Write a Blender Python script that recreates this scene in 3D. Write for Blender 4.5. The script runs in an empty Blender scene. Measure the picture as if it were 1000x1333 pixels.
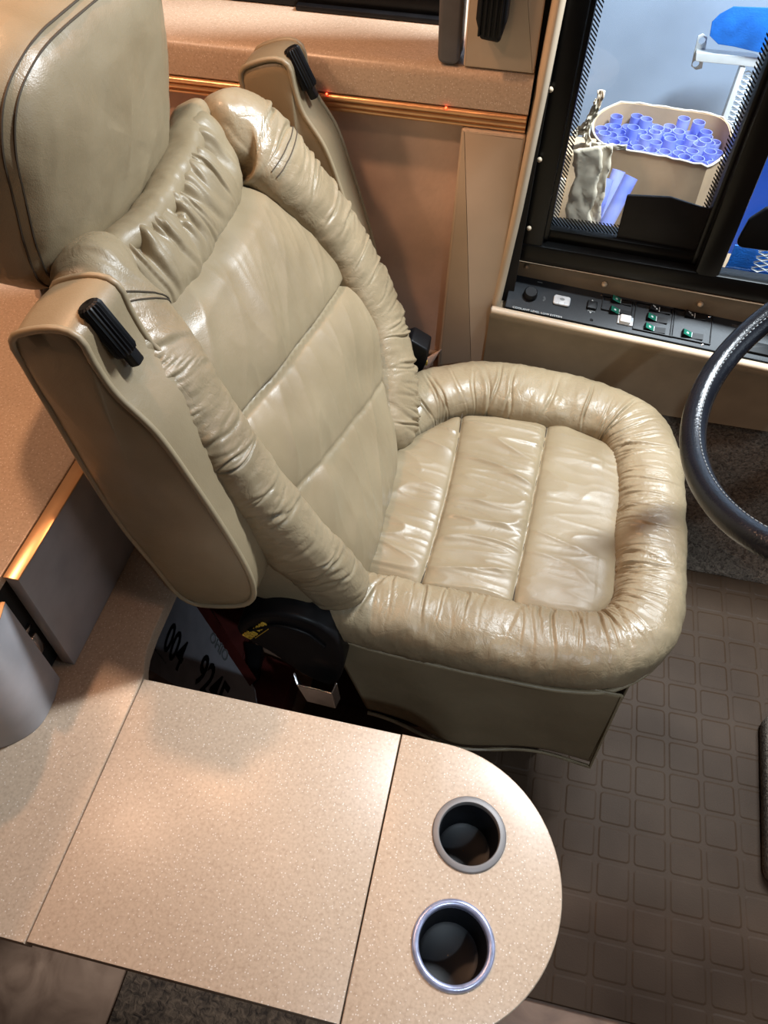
import bpy, bmesh, math, random
from mathutils import Vector, Matrix, noise
S = bpy.context.scene
COL = S.collection
PI = math.pi

# ------------------------------------------------------------------ camera
F = 1003.0
PX, PY = 500.0, 666.5
CAM = Vector((0, 0, 1.6))
Dn = Vector((-17, 781, 1003)).normalized()
Yv = Vector((356, -1282, 1003)); Yv = (Yv - Dn * Yv.dot(Dn)).normalized()
Zv = -Dn
Xv = Yv.cross(Zv)
# image frame (x right, y down, z forward) -> world rows
RW = Matrix((Xv, Yv, Zv))
cam_d = bpy.data.cameras.new('camera')
cam = bpy.data.objects.new('camera', cam_d)
COL.objects.link(cam)
M = RW @ Matrix(((1, 0, 0), (0, -1, 0), (0, 0, -1)))
cam.matrix_world = Matrix.Translation(CAM) @ M.to_4x4()
cam_d.sensor_fit = 'VERTICAL'
cam_d.sensor_height = 36.0
cam_d.lens = F / 1333.0 * 36.0
cam_d.clip_start = 0.02
S.camera = cam

S.view_settings.view_transform = 'Standard'
S.view_settings.look = 'None'
S.view_settings.gamma = 1
S.view_settings.exposure = -0.22
S.view_settings.use_curve_mapping = False

# ------------------------------------------------------------------ lights
wd = bpy.data.worlds.new('world'); S.world = wd; wd.use_nodes = True
bg = wd.node_tree.nodes['Background']
bg.inputs[0].default_value = (1.0, 0.78, 0.66, 1); bg.inputs[1].default_value = 0.045


def area(name, loc, target, sx, sy, power, color, spread=None):
    l = bpy.data.lights.new(name, 'AREA'); l.shape = 'RECTANGLE'
    l.size = sx; l.size_y = sy; l.energy = power; l.color = color
    if spread: l.spread = spread
    o = bpy.data.objects.new(name, l); COL.objects.link(o)
    o.location = loc
    o.rotation_euler = (Vector(target) - Vector(loc)).to_track_quat('-Z', 'Y').to_euler()
    return o


def point(name, loc, power, color, r):
    l = bpy.data.lights.new(name, 'POINT'); l.energy = power; l.color = color; l.shadow_soft_size = r
    o = bpy.data.objects.new(name, l); COL.objects.link(o); o.location = loc
    return o


WARM = (1.0, 0.54, 0.30)
COOL = (0.74, 0.88, 1.0)
point('ceiling_lamp_light', (-0.70, 0.88, 2.02), 34, WARM, 0.03)
point('rear_lamp_light', (-1.10, 0.48, 1.98), 25, (1, 0.63, 0.42), 0.05)
point('centre_fill_light', (-0.28, 0.46, 2.04), 5, WARM, 0.03)  # added warm fill for the suede wall, not a known lamp
sl = bpy.data.lights.new('reading_spot_light', 'SPOT'); sl.energy = 44; sl.color = COOL; sl.shadow_soft_size = 0.02
sl.spot_size = math.radians(46); sl.spot_blend = 0.7
so = bpy.data.objects.new('reading_spot_light', sl); COL.objects.link(so); so.location = (0.50, -0.42, 2.10)
so.rotation_euler = (Vector((0.27, 0.50, 0.6)) - so.location).to_track_quat('-Z', 'Y').to_euler()
area('windshield_light', (1.7, 0.5, 1.6), (0.0, 0.5, 0.6), 1.0, 0.7, 6, COOL)
area('garage_light', (0.75, 1.47, 2.3), (0.35, 2.2, 0.6), 0.8, 0.1, 125, (0.86, 0.94, 1.0))


# ------------------------------------------------------------------ pixel -> point helpers
def ray(px, py):
    return RW @ Vector((px - PX, py - PY, F))


def atz(px, py, z):
    r = ray(px, py); return CAM + r * ((z - CAM.z) / r.z)


def aty(px, py, y):
    r = ray(px, py); return CAM + r * ((y - CAM.y) / r.y)


# ------------------------------------------------------------------ material helpers
def mat(name):
    m = bpy.data.materials.new(name); m.use_nodes = True
    nt = m.node_tree; b = nt.nodes['Principled BSDF']
    return m, nt, b


def node(nt, t, **kw):
    n = nt.nodes.new(t)
    for k, v in kw.items():
        if k.startswith('_'): setattr(n, k[1:], v)
        else: n.inputs[k.replace('_', ' ')].default_value = v
    return n


def coord(nt, scale=(1, 1, 1)):
    tc = nt.nodes.new('ShaderNodeNewGeometry')
    mp = nt.nodes.new('ShaderNodeMapping'); mp.inputs['Scale'].default_value = scale
    nt.links.new(tc.outputs['Position'], mp.inputs['Vector'])
    return mp.outputs['Vector']


def ramp(nt, fac, stops):
    r = nt.nodes.new('ShaderNodeValToRGB')
    e = r.color_ramp.elements
    e[0].position, e[0].color = stops[0][0], (*stops[0][1], 1)
    e[1].position, e[1].color = stops[-1][0], (*stops[-1][1], 1)
    for p, c in stops[1:-1]:
        k = e.new(p); k.color = (*c, 1)
    nt.links.new(fac, r.inputs[0])
    return r.outputs[0]


def bump(nt, b, h, strength, dist, prev=None):
    n = nt.nodes.new('ShaderNodeBump'); n.inputs['Strength'].default_value = strength
    n.inputs['Distance'].default_value = dist
    nt.links.new(h, n.inputs['Height'])
    if prev: nt.links.new(prev, n.inputs['Normal'])
    nt.links.new(n.outputs[0], b.inputs['Normal'])
    return n.outputs[0]


def plain(name, col, rough=0.5, metal=0.0, var=0.12, scale=30, bmp=0.0, coat=0.0):
    m, nt, b = mat(name)
    v = coord(nt)
    n = node(nt, 'ShaderNodeTexNoise', Scale=scale, Detail=4.0)
    nt.links.new(v, n.inputs['Vector'])
    c0 = tuple(max(0, x * (1 - var)) for x in col); c1 = tuple(min(1, x * (1 + var)) for x in col)
    nt.links.new(ramp(nt, n.outputs[0], [(0.3, c0), (0.7, c1)]), b.inputs['Base Color'])
    b.inputs['Roughness'].default_value = rough; b.inputs['Metallic'].default_value = metal
    b.inputs['Coat Weight'].default_value = coat
    if bmp:
        n2 = node(nt, 'ShaderNodeTexNoise', Scale=scale * 12, Detail=3.0)
        nt.links.new(v, n2.inputs['Vector'])
        bump(nt, b, n2.outputs[0], bmp, 0.002)
    return m


def leather(name, c0, c1, rough=0.34, crease=0.22, cscale=15.0, fine=0.28):
    m, nt, b = mat(name)
    v = coord(nt)
    n = node(nt, 'ShaderNodeTexNoise', Scale=9.0, Detail=5.0); nt.links.new(v, n.inputs['Vector'])
    nt.links.new(ramp(nt, n.outputs[0], [(0.3, c0), (0.7, c1)]), b.inputs['Base Color'])
    n3 = node(nt, 'ShaderNodeTexNoise', Scale=22.0, Detail=3.0); nt.links.new(v, n3.inputs['Vector'])
    mr = node(nt, 'ShaderNodeMapRange', From_Min=0.3, From_Max=0.7, To_Min=rough - 0.08, To_Max=rough + 0.14)
    nt.links.new(n3.outputs[0], mr.inputs[0]); nt.links.new(mr.outputs[0], b.inputs['Roughness'])
    # fine grain, then soft creases
    vo = node(nt, 'ShaderNodeTexVoronoi', Scale=420.0, _feature='DISTANCE_TO_EDGE'); nt.links.new(v, vo.inputs['Vector'])
    p = bump(nt, b, vo.outputs['Distance'], 0.10, 0.002)
    v2 = node(nt, 'ShaderNodeTexNoise', Scale=cscale, Detail=6.0, Roughness=0.6, Distortion=0.6); nt.links.new(v, v2.inputs['Vector'])
    ab = nt.nodes.new('ShaderNodeMath'); ab.operation = 'SUBTRACT'; ab.inputs[1].default_value = 0.5; nt.links.new(v2.outputs[0], ab.inputs[0])
    a2 = nt.nodes.new('ShaderNodeMath'); a2.operation = 'ABSOLUTE'; nt.links.new(ab.outputs[0], a2.inputs[0])
    r2 = node(nt, 'ShaderNodeMapRange', From_Min=0.0, From_Max=0.035, To_Min=0.0, To_Max=1.0); nt.links.new(a2.outputs[0], r2.inputs[0])
    p = bump(nt, b, r2.outputs[0], crease, 0.0012, p)
    n4 = node(nt, 'ShaderNodeTexNoise', Scale=38.0, Detail=5.0, Distortion=1.2); nt.links.new(v, n4.inputs['Vector'])
    bump(nt, b, n4.outputs[0], fine, 0.004, p)
    b.inputs['Specular IOR Level'].default_value = 0.45
    return m


def solid_surface(name, base, dark, light):
    m, nt, b = mat(name)
    v = coord(nt)
    n = node(nt, 'ShaderNodeTexNoise', Scale=260.0, Detail=3.0); nt.links.new(v, n.inputs['Vector'])
    c = ramp(nt, n.outputs[0], [(0.22, dark), (0.5, base), (0.78, tuple(min(1, x * 1.12) for x in base))])
    vo = node(nt, 'ShaderNodeTexVoronoi', Scale=300.0); nt.links.new(v, vo.inputs['Vector'])
    lt = node(nt, 'ShaderNodeMath', _operation='LESS_THAN'); lt.inputs[1].default_value = 0.24
    nt.links.new(vo.outputs['Distance'], lt.inputs[0])
    sc = nt.nodes.new('ShaderNodeSeparateColor'); nt.links.new(vo.outputs['Color'], sc.inputs[0])
    g = node(nt, 'ShaderNodeMath', _operation='GREATER_THAN'); g.inputs[1].default_value = 0.55
    nt.links.new(sc.outputs[0], g.inputs[0])
    ml = node(nt, 'ShaderNodeMath', _operation='MULTIPLY'); nt.links.new(lt.outputs[0], ml.inputs[0]); nt.links.new(g.outputs[0], ml.inputs[1])
    mm = node(nt, 'ShaderNodeMath', _operation='MULTIPLY'); mm.inputs[1].default_value = 0.6; nt.links.new(ml.outputs[0], mm.inputs[0])
    mx = nt.nodes.new('ShaderNodeMix'); mx.data_type = 'RGBA'
    nt.links.new(mm.outputs[0], mx.inputs[0]); nt.links.new(c, mx.inputs[6]); mx.inputs[7].default_value = (*light, 1)
    nt.links.new(mx.outputs[2], b.inputs['Base Color'])
    b.inputs['Roughness'].default_value = 0.33
    b.inputs['Specular IOR Level'].default_value = 0.5
    return m


LEATHER = leather('tan_leather', (0.235, 0.178, 0.106), (0.31, 0.242, 0.15))
LEATHER_SMOOTH = leather('smooth_tan_leather', (0.235, 0.18, 0.107), (0.285, 0.222, 0.136), crease=0.05, rough=0.37, fine=0.13)
PIPING = plain('leather_piping', (0.30, 0.235, 0.145), 0.45, var=0.08)
THREAD = plain('seam_thread', (0.055, 0.04, 0.024), 0.8, var=0.1)
COUNTER = solid_surface('speckled_solid_surface', (0.51, 0.385, 0.28), (0.41, 0.295, 0.205), (0.85, 0.78, 0.70))
BLACK = plain('black_plastic', (0.006, 0.006, 0.007), 0.42, var=0.3)
BLACKG = plain('gloss_black_frame', (0.003, 0.003, 0.003), 0.3, var=0.2)
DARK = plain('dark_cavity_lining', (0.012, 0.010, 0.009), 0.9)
BLKLEATHER = plain('black_wheel_leather', (0.007, 0.008, 0.012), 0.25, var=0.25, bmp=0.25)
COPPER = plain('copper_trim_metal', (0.92, 0.50, 0.24), 0.28, 0.6, var=0.15, scale=14)
CHROME = plain('brushed_steel', (0.62, 0.60, 0.60), 0.22, 1.0, var=0.1)
ALU = plain('satin_aluminium', (0.22, 0.205, 0.20), 0.5, 0.3, var=0.1)
BLUECHROME = plain('polished_cup_ring', (0.38, 0.41, 0.58), 0.30, 0.6, var=0.3, scale=60)
GREYPANEL = plain('grey_laminate', (0.36, 0.35, 0.37), 0.30, 0.0, var=0.13, scale=16)
GREYPOST = plain('grey_post', (0.10, 0.095, 0.10), 0.5)
CREAM = plain('cream_moulding', (0.60, 0.47, 0.33), 0.42, var=0.06, scale=12)
BEIGEP = plain('beige_vinyl_panel', (0.55, 0.42, 0.30), 0.45, var=0.06, scale=10)
BROWNVINYL = plain('tan_console_vinyl', (0.27, 0.205, 0.135), 0.42, var=0.14, scale=14, bmp=0.15)
STRIPBROWN = plain('brown_cap_strip', (0.24, 0.175, 0.115), 0.45, var=0.08)
WALLFAB = plain('suede_wall_covering', (0.68, 0.48, 0.37), 0.8, var=0.16, scale=9, bmp=0.3)
WHITEP = plain('white_enamel', (0.72, 0.74, 0.74), 0.4, var=0.06)
BLUETAPE = plain('blue_masking_tape', (0.012, 0.16, 0.62), 0.6, var=0.25, scale=20, bmp=0.4)
BLUETARP = plain('blue_sheeting', (0.01, 0.10, 0.62), 0.5, var=0.2, scale=5)
CARD = plain('corrugated_cardboard', (0.52, 0.36, 0.22), 0.8, var=0.1, scale=18, bmp=0.1)
CARDEDGE = plain('torn_cardboard_edge', (0.66, 0.58, 0.48), 0.85, var=0.12, scale=60)
PAPER = plain('pale_kraft_paper', (0.78, 0.66, 0.50), 0.8, var=0.2, scale=30)
GREEN = plain('green_legend_lens', (0.01, 0.13, 0.085), 0.3)
SILVER = plain('silver_key_face', (0.55, 0.58, 0.60), 0.35, var=0.15, scale=80)
WHITEINK = plain('white_ink', (0.62, 0.66, 0.66), 0.5)
GREYINK = plain('grey_ink', (0.22, 0.24, 0.25), 0.6)
YELLOWINK = plain('yellow_ink', (0.62, 0.36, 0.04), 0.5)
PLATE = plain('grey_plate_sheeting', (0.42, 0.42, 0.47), 0.45, var=0.1)
PLATETXT = plain('black_plate_ink', (0.006, 0.006, 0.008), 0.4)
REDDARK = plain('dark_red_cover', (0.11, 0.018, 0.014), 0.5, var=0.2)
PANELBLK = plain('charcoal_switch_panel', (0.013, 0.016, 0.020), 0.45, var=0.2, bmp=0.1)
for _m in (BLACK, BLACKG, PANELBLK):
    _m.node_tree.nodes['Principled BSDF'].inputs['Specular IOR Level'].default_value = 0.25
SPECK = plain('dirt_speck', (0.01, 0.008, 0.006), 0.9)


def carpet_mat(name, c0, c1, scale=140):
    m, nt, b = mat(name); v = coord(nt)
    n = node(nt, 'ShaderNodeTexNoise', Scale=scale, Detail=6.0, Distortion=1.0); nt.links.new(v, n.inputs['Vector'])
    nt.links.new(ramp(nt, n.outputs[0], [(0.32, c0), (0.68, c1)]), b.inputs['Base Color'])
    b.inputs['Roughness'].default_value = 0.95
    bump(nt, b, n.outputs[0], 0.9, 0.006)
    return m


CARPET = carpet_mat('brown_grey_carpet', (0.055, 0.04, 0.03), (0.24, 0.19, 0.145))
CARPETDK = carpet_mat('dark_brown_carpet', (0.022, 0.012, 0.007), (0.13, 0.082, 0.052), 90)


def mat_rubber():
    m, nt, b = mat('tile_pattern_rubber_mat')
    g = nt.nodes.new('ShaderNodeNewGeometry')
    sep = nt.nodes.new('ShaderNodeSeparateXYZ'); nt.links.new(g.outputs['Position'], sep.inputs[0])

    def math(op, a, bb=None, c=None):
        n = nt.nodes.new('ShaderNodeMath'); n.operation = op
        for i, x in enumerate((a, bb, c)):
            if x is None: continue
            if isinstance(x, (int, float)): n.inputs[i].default_value = x
            else: nt.links.new(x, n.inputs[i])
        return n.outputs[0]
    P = 0.0695

    def cell(o, off):
        a = math('ADD', o, off); a = math('DIVIDE', a, P); a = math('FRACT', a); a = math('SUBTRACT', a, 0.5)
        return math('ABSOLUTE', a)
    cx = cell(sep.outputs[0], 10.014); cy = cell(sep.outputs[1], 10.02)
    # rounded square distance
    r = 0.10; h = 0.43
    qx = math('MAXIMUM', math('SUBTRACT', cx, h - r), 0.0); qy = math('MAXIMUM', math('SUBTRACT', cy, h - r), 0.0)
    d = math('SUBTRACT', math('SQRT', math('ADD', math('MULTIPLY', qx, qx), math('MULTIPLY', qy, qy))), r)
    mr = node(nt, 'ShaderNodeMapRange', From_Min=-0.03, From_Max=0.02, To_Min=1.0, To_Max=0.0); nt.links.new(d, mr.inputs[0])
    v = coord(nt)
    n = node(nt, 'ShaderNodeTexNoise', Scale=7.0, Detail=6.0); nt.links.new(v, n.inputs['Vector'])
    nt.links.new(ramp(nt, n.outputs[0], [(0.3, (0.040, 0.021, 0.010)), (0.7, (0.058, 0.033, 0.018))]), b.inputs['Base Color'])
    b.inputs['Roughness'].default_value = 0.6; b.inputs['Specular IOR Level'].default_value = 0.22
    p = bump(nt, b, mr.outputs[0], 0.55, 0.0022)
    n2 = node(nt, 'ShaderNodeTexNoise', Scale=300.0); nt.links.new(v, n2.inputs['Vector'])
    bump(nt, b, n2.outputs[0], 0.15, 0.002, p)
    return m


RUBBER = mat_rubber()


def vinyl_floor():
    m, nt, b = mat('brown_floor_vinyl'); v = coord(nt)
    n = node(nt, 'ShaderNodeTexNoise', Scale=9.0, Detail=8.0, Distortion=2.0); nt.links.new(v, n.inputs['Vector'])
    nt.links.new(ramp(nt, n.outputs[0], [(0.3, (0.17, 0.095, 0.06)), (0.7, (0.34, 0.21, 0.14))]), b.inputs['Base Color'])
    b.inputs['Roughness'].default_value = 0.5
    return m


VINYL = vinyl_floor()


def glass_mat(name, tint=(1, 1, 1), gl=0.05):
    m = bpy.data.materials.new(name); m.use_nodes = True; nt = m.node_tree
    nt.nodes.clear()
    o = nt.nodes.new('ShaderNodeOutputMaterial'); t = nt.nodes.new('ShaderNodeBsdfTransparent'); g = nt.nodes.new('ShaderNodeBsdfGlossy')
    t.inputs[0].default_value = (*tint, 1); g.inputs['Roughness'].default_value = 0.02
    x = nt.nodes.new('ShaderNodeMixShader'); x.inputs[0].default_value = gl
    nt.links.new(t.outputs[0], x.inputs[1]); nt.links.new(g.outputs[0], x.inputs[2]); nt.links.new(x.outputs[0], o.inputs[0])
    return m


GLASS = glass_mat('window_glass', (0.93, 0.96, 0.97), 0.04)


def frit_mat():
    m = bpy.data.materials.new('dotted_frit'); m.use_nodes = True; nt = m.node_tree
    b = nt.nodes['Principled BSDF']; b.inputs['Base Color'].default_value = (0.004, 0.004, 0.004, 1)
    o = nt.nodes['Material Output']
    v = coord(nt, (1, 0, 1))
    ck = nt.nodes.new('ShaderNodeTexWave'); ck.inputs['Scale'].default_value = 95.0; ck.bands_direction = 'DIAGONAL'
    nt.links.new(v, ck.inputs['Vector'])
    gt = nt.nodes.new('ShaderNodeMath'); gt.operation = 'GREATER_THAN'; gt.inputs[1].default_value = 0.5; nt.links.new(ck.outputs['Fac'], gt.inputs[0])
    t = nt.nodes.new('ShaderNodeBsdfTransparent'); x = nt.nodes.new('ShaderNodeMixShader')
    nt.links.new(gt.outputs[0], x.inputs[0]); nt.links.new(t.outputs[0], x.inputs[1]); nt.links.new(b.outputs[0], x.inputs[2])
    nt.links.new(x.outputs[0], o.inputs[0])
    return m


FRIT = frit_mat()


def tube_mat():
    m, nt, b = mat('translucent_blue_plastic')
    b.inputs['Base Color'].default_value = (0.35, 0.42, 0.98, 1)
    b.inputs['Roughness'].default_value = 0.25
    b.inputs['Alpha'].default_value = 0.62
    b.inputs['Subsurface Weight'].default_value = 0.0
    v = coord(nt); n = node(nt, 'ShaderNodeTexNoise', Scale=20.0); nt.links.new(v, n.inputs['Vector'])
    nt.links.new(ramp(nt, n.outputs[0], [(0.3, (0.26, 0.34, 0.95)), (0.7, (0.50, 0.56, 1.0))]), b.inputs['Base Color'])
    return m


TUBE = tube_mat()
OUTWALL = plain('blue_grey_painted_wall', (0.33, 0.40, 0.52), 0.6, var=0.16, scale=3)


def emit(name, col, s):
    m, nt, b = mat(name)
    b.inputs['Emission Color'].default_value = (*col, 1); b.inputs['Emission Strength'].default_value = s
    b.inputs['Base Color'].default_value = (*col, 1)
    return m


REDLED = emit('red_led', (1.0, 0.06, 0.02), 12)


# ------------------------------------------------------------------ object helpers
ORG = {}


def wloc(o):
    return ORG.get(o.name, Vector((0, 0, 0)))


def tag(o, label=None, cat=None, group=None, kind=None):
    if label: o['label'] = label
    if cat: o['category'] = cat
    if group: o['group'] = group
    if kind: o['kind'] = kind
    return o


def empty(name, loc, label, cat, group=None):
    o = bpy.data.objects.new(name, None); COL.objects.link(o); o.location = loc
    o.empty_display_size = 0.05
    ORG[o.name] = Vector(loc)
    return tag(o, label, cat, group)


def finish(name, bm, m, parent=None, smooth=True, sharp=None):
    """bm in world coordinates -> object whose origin is at its own centre"""
    c = Vector((0, 0, 0))
    vs = bm.verts
    lo = Vector([min(v.co[i] for v in vs) for i in range(3)]); hi = Vector([max(v.co[i] for v in vs) for i in range(3)])
    c = (lo + hi) / 2
    for v in vs: v.co -= c
    bmesh.ops.recalc_face_normals(bm, faces=bm.faces[:])
    me = bpy.data.meshes.new(name); bm.to_mesh(me); bm.free()
    mats = m if isinstance(m, (list, tuple)) else [m]
    for q in mats: me.materials.append(q)
    if smooth:
        for p in me.polygons: p.use_smooth = True
        if sharp is not None:
            try: me.set_sharp_from_angle(angle=math.radians(sharp))
            except Exception: pass
    o = bpy.data.objects.new(name, me); COL.objects.link(o)
    if parent is not None:
        o.parent = parent; o.location = c - wloc(parent)
    else:
        o.location = c
    ORG[o.name] = c
    return o


def box_bm(bm, lo, hi, bev=0.0, seg=2, mtx=None):
    r = bmesh.ops.create_cube(bm, size=1.0)
    vs = r['verts']
    lo = Vector(lo); hi = Vector(hi)
    for v in vs:
        v.co = Vector((lo[i] + (v.co[i] + 0.5) * (hi[i] - lo[i]) for i in range(3)))
    if bev > 0:
        es = list({e for v in vs for e in v.link_edges})
        r = bmesh.ops.bevel(bm, geom=es, offset=bev, segments=seg, profile=0.5, affect='EDGES')
        vs = list({v for f in r['faces'] for v in f.verts} | {v for v in vs if v.is_valid})
    if mtx is not None:
        for v in vs: v.co = mtx @ v.co
    return bm


def box(name, lo, hi, m, parent=None, bev=0.003, seg=2, mtx=None):
    bm = bmesh.new(); box_bm(bm, lo, hi, bev, seg, mtx)
    return finish(name, bm, m, parent, True, 35)


def grid_bm(bm, rows, close_u=False, close_v=False, caps=False):
    """rows: list of lists of points"""
    V = [[bm.verts.new(p) for p in r] for r in rows]
    n, k = len(V), len(V[0])
    for i in range(n if close_u else n - 1):
        for j in range(k if close_v else k - 1):
            a, b, c, d = V[i][j], V[(i + 1) % n][j], V[(i + 1) % n][(j + 1) % k], V[i][(j + 1) % k]
            try: bm.faces.new((a, b, c, d))
            except ValueError: pass
    if caps:
        for r in (V[0], V[-1]):
            try: bm.faces.new(r)
            except ValueError: pass
    return V


def catmull(pts, n, closed=False):
    """resample by centripetal-ish Catmull-Rom, returns n points evenly spaced"""
    P = [Vector(p) for p in pts]
    out = []
    m = len(P)
    segs = m if closed else m - 1
    for i in range(segs):
        p1, p2 = P[i], P[(i + 1) % m]
        p0 = P[(i - 1) % m] if (closed or i > 0) else p1 * 2 - p2
        p3 = P[(i + 2) % m] if (closed or i + 2 < m) else p2 * 2 - p1
        for k in range(24):
            t = k / 24
            out.append(0.5 * ((2 * p1) + (-p0 + p2) * t + (2 * p0 - 5 * p1 + 4 * p2 - p3) * t * t + (-p0 + 3 * p1 - 3 * p2 + p3) * t ** 3))
    if not closed: out.append(P[-1])
    else: out.append(out[0])
    L = [0]
    for a, b in zip(out, out[1:]): L.append(L[-1] + (b - a).length)
    res = []
    j = 0
    cnt = n
    for i in range(cnt):
        s = L[-1] * (i / cnt if closed else i / (cnt - 1))
        while j < len(L) - 2 and L[j + 1] < s: j += 1
        t = (s - L[j]) / max(1e-9, L[j + 1] - L[j])
        res.append(out[j].lerp(out[j + 1], min(1, t)))
    return res


def tube_bm(bm, pts, r, seg=10, closed=False, up=None, caps=True):
    P = [Vector(p) for p in pts]; n = len(P)
    rows = []
    prev = None
    for i in range(n):
        a = P[(i - 1) % n] if (closed or i > 0) else P[i]; b = P[(i + 1) % n] if (closed or i < n - 1) else P[i]
        t = (b - a).normalized()
        if prev is None:
            u = Vector((0, 0, 1)) if abs(t.z) < 0.9 else Vector((1, 0, 0))
        else: u = prev
        u = (u - t * u.dot(t)).normalized(); prev = u
        w = t.cross(u)
        rr = r[i] if isinstance(r, (list, tuple)) else r
        rows.append([P[i] + (u * math.cos(k * 2 * PI / seg) + w * math.sin(k * 2 * PI / seg)) * rr for k in range(seg)])
    grid_bm(bm, rows, closed, True, caps and not closed)


def tube(name, pts, r, m, parent=None, seg=10, closed=False):
    bm = bmesh.new(); tube_bm(bm, pts, r, seg, closed)
    return finish(name, bm, m, parent, True, 60)


def prism_bm(bm, outline, f, d0, d1, bev=0.0, seg=3):
    """outline: 2-D CCW list; f(a,b,d)->world.  rounded edges of radius bev at both ends"""
    n = len(outline)
    O = [Vector((p[0], p[1])) for p in outline]
    nr = []
    for i in range(n):
        e = (O[(i + 1) % n] - O[(i - 1) % n]).normalized(); nr.append(Vector((e.y, -e.x)))
    area = sum(O[i].x * O[(i + 1) % n].y - O[(i + 1) % n].x * O[i].y for i in range(n))
    sgn = 1 if area > 0 else -1
    prof = []
    if bev > 0:
        for k in range(seg + 1):
            a = k / seg * PI / 2
            prof.append((bev * (1 - math.sin(a)), d0 + bev * (1 - math.cos(a))))
        for k in range(seg + 1):
            a = k / seg * PI / 2
            prof.append((bev * (1 - math.cos(a)), d1 - bev * (1 - math.sin(a))))
    else:
        prof = [(0, d0), (0, d1)]
    rows = [[f(*(O[i] - nr[i] * sgn * ins), d) for i in range(n)] for ins, d in prof]
    V = grid_bm(bm, rows, False, True)
    for r in (V[0], V[-1]):
        try: bm.faces.new(r)
        except ValueError: pass


def prism(name, outline, f, d0, d1, m, parent=None, bev=0.0, seg=3, sharp=40):
    bm = bmesh.new(); prism_bm(bm, outline, f, d0, d1, bev, seg)
    return finish(name, bm, m, parent, True, sharp)


def rrect(x0, y0, x1, y1, r, n=6):
    out = []
    for cx, cy, a0 in ((x1 - r, y0 + r, -PI / 2), (x1 - r, y1 - r, 0), (x0 + r, y1 - r, PI / 2), (x0 + r, y0 + r, PI)):
        for k in range(n + 1):
            a = a0 + PI / 2 * k / n
            out.append((cx + r * math.cos(a), cy + r * math.sin(a)))
    return out


def round_poly(pts, r, n=5):
    """round the corners of a polygon; r a number or a list"""
    out = []
    m = len(pts)
    for i in range(m):
        p = Vector(pts[i]); a = Vector(pts[i - 1]); b = Vector(pts[(i + 1) % m])
        rr = r[i] if isinstance(r, (list, tuple)) else r
        if rr <= 0: out.append(tuple(p)); continue
        u = (a - p).normalized(); v = (b - p).normalized()
        ang = u.angle(v)
        d = min(rr / math.tan(ang / 2), (a - p).length * .49, (b - p).length * .49)
        p0, p1 = p + u * d, p + v * d
        for k in range(n + 1):
            t = k / n
            out.append(tuple((p0 * (1 - t) ** 2 + p * 2 * t * (1 - t) + p1 * t * t)))
    return out


def slab_bm(bm, outline, holes, z0, z1, bev):
    n = len(outline)
    O = [Vector((p[0], p[1])) for p in outline]
    nr = []
    for i in range(n):
        e1 = (O[i] - O[i - 1]); e2 = (O[(i + 1) % n] - O[i])
        e = (e1.normalized() + e2.normalized()).normalized(); nr.append(Vector((e.y, -e.x)))
    area = sum(O[i].x * O[(i + 1) % n].y - O[(i + 1) % n].x * O[i].y for i in range(n))
    s = 1 if area > 0 else -1
    rows = []
    for k in range(4):
        a = k / 3 * PI / 2
        ins = bev * (1 - math.sin(a)) if False else bev * (1 - math.cos(a))
        pass
    prof = [(bev, z0)] + [(0, z0 + bev)] + [(bev * (1 - math.cos(a)), z1 - bev * (1 - math.sin(a))) for a in (0, PI / 6, PI / 3, PI / 2)]
    rows = [[Vector((*(O[i] - nr[i] * s * ins), z)) for i in range(n)] for ins, z in prof]
    V = grid_bm(bm, rows, False, True)
    loops = [(V[0], []), (V[-1], [])]
    for h in holes:
        hv0 = [bm.verts.new((x, y, z0)) for x, y in h]; hv1 = [bm.verts.new((x, y, z1)) for x, y in h]
        m = len(h)
        for i in range(m): bm.faces.new((hv0[i], hv0[(i + 1) % m], hv1[(i + 1) % m], hv1[i]))
        loops[0][1].append(hv0); loops[1][1].append(hv1)
    for outer, hs in loops:
        if not hs:
            bm.faces.new(outer)
        else:
            es = []
            for lp in [outer] + hs:
                for i in range(len(lp)):
                    es.append(bm.edges.get((lp[i], lp[(i + 1) % len(lp)])))
            bmesh.ops.triangle_fill(bm, edges=es, use_beauty=True, use_dissolve=False)


def slab(name, outline, holes, z0, z1, m, parent=None, bev=0.004):
    bm = bmesh.new(); slab_bm(bm, outline, holes, z0, z1, bev)
    return finish(name, bm, m, parent, True, 30)


def circle(cx, cy, r, n=48):
    return [(cx + r * math.cos(2 * PI * k / n), cy + r * math.sin(2 * PI * k / n)) for k in range(n)]


def lathe_bm(bm, prof, f, n=48, close=False):
    rows = [[f(r * math.cos(2 * PI * k / n), r * math.sin(2 * PI * k / n), z) for k in range(n)] for r, z in prof]
    return grid_bm(bm, rows, close, True)


def text(name, s, size, f, m, parent, bold=False, depth=0.0004, align='LEFT', shear=0.0, sx=1.0):
    """flat lettering; f(a,b,d)->world"""
    cu = bpy.data.curves.new(name, 'FONT'); cu.body = s; cu.size = size; cu.extrude = depth; cu.align_x = align
    cu.shear = shear
    cu.resolution_u = 3
    if bold: cu.offset = size * 0.018
    to = bpy.data.objects.new('tmp', cu); COL.objects.link(to)
    dg = bpy.context.evaluated_depsgraph_get()
    me = bpy.data.meshes.new_from_object(to.evaluated_get(dg))
    bpy.data.objects.remove(to); 
    bm = bmesh.new(); bm.from_mesh(me)
    for v in bm.verts: v.co = f(v.co.x * sx, v.co.y, v.co.z)
    return finish(name, bm, m, parent, False)


def fbm(p, sc, o=3):
    return noise.fractal(Vector(p) * sc, 1.0, 2.0, o)


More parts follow.
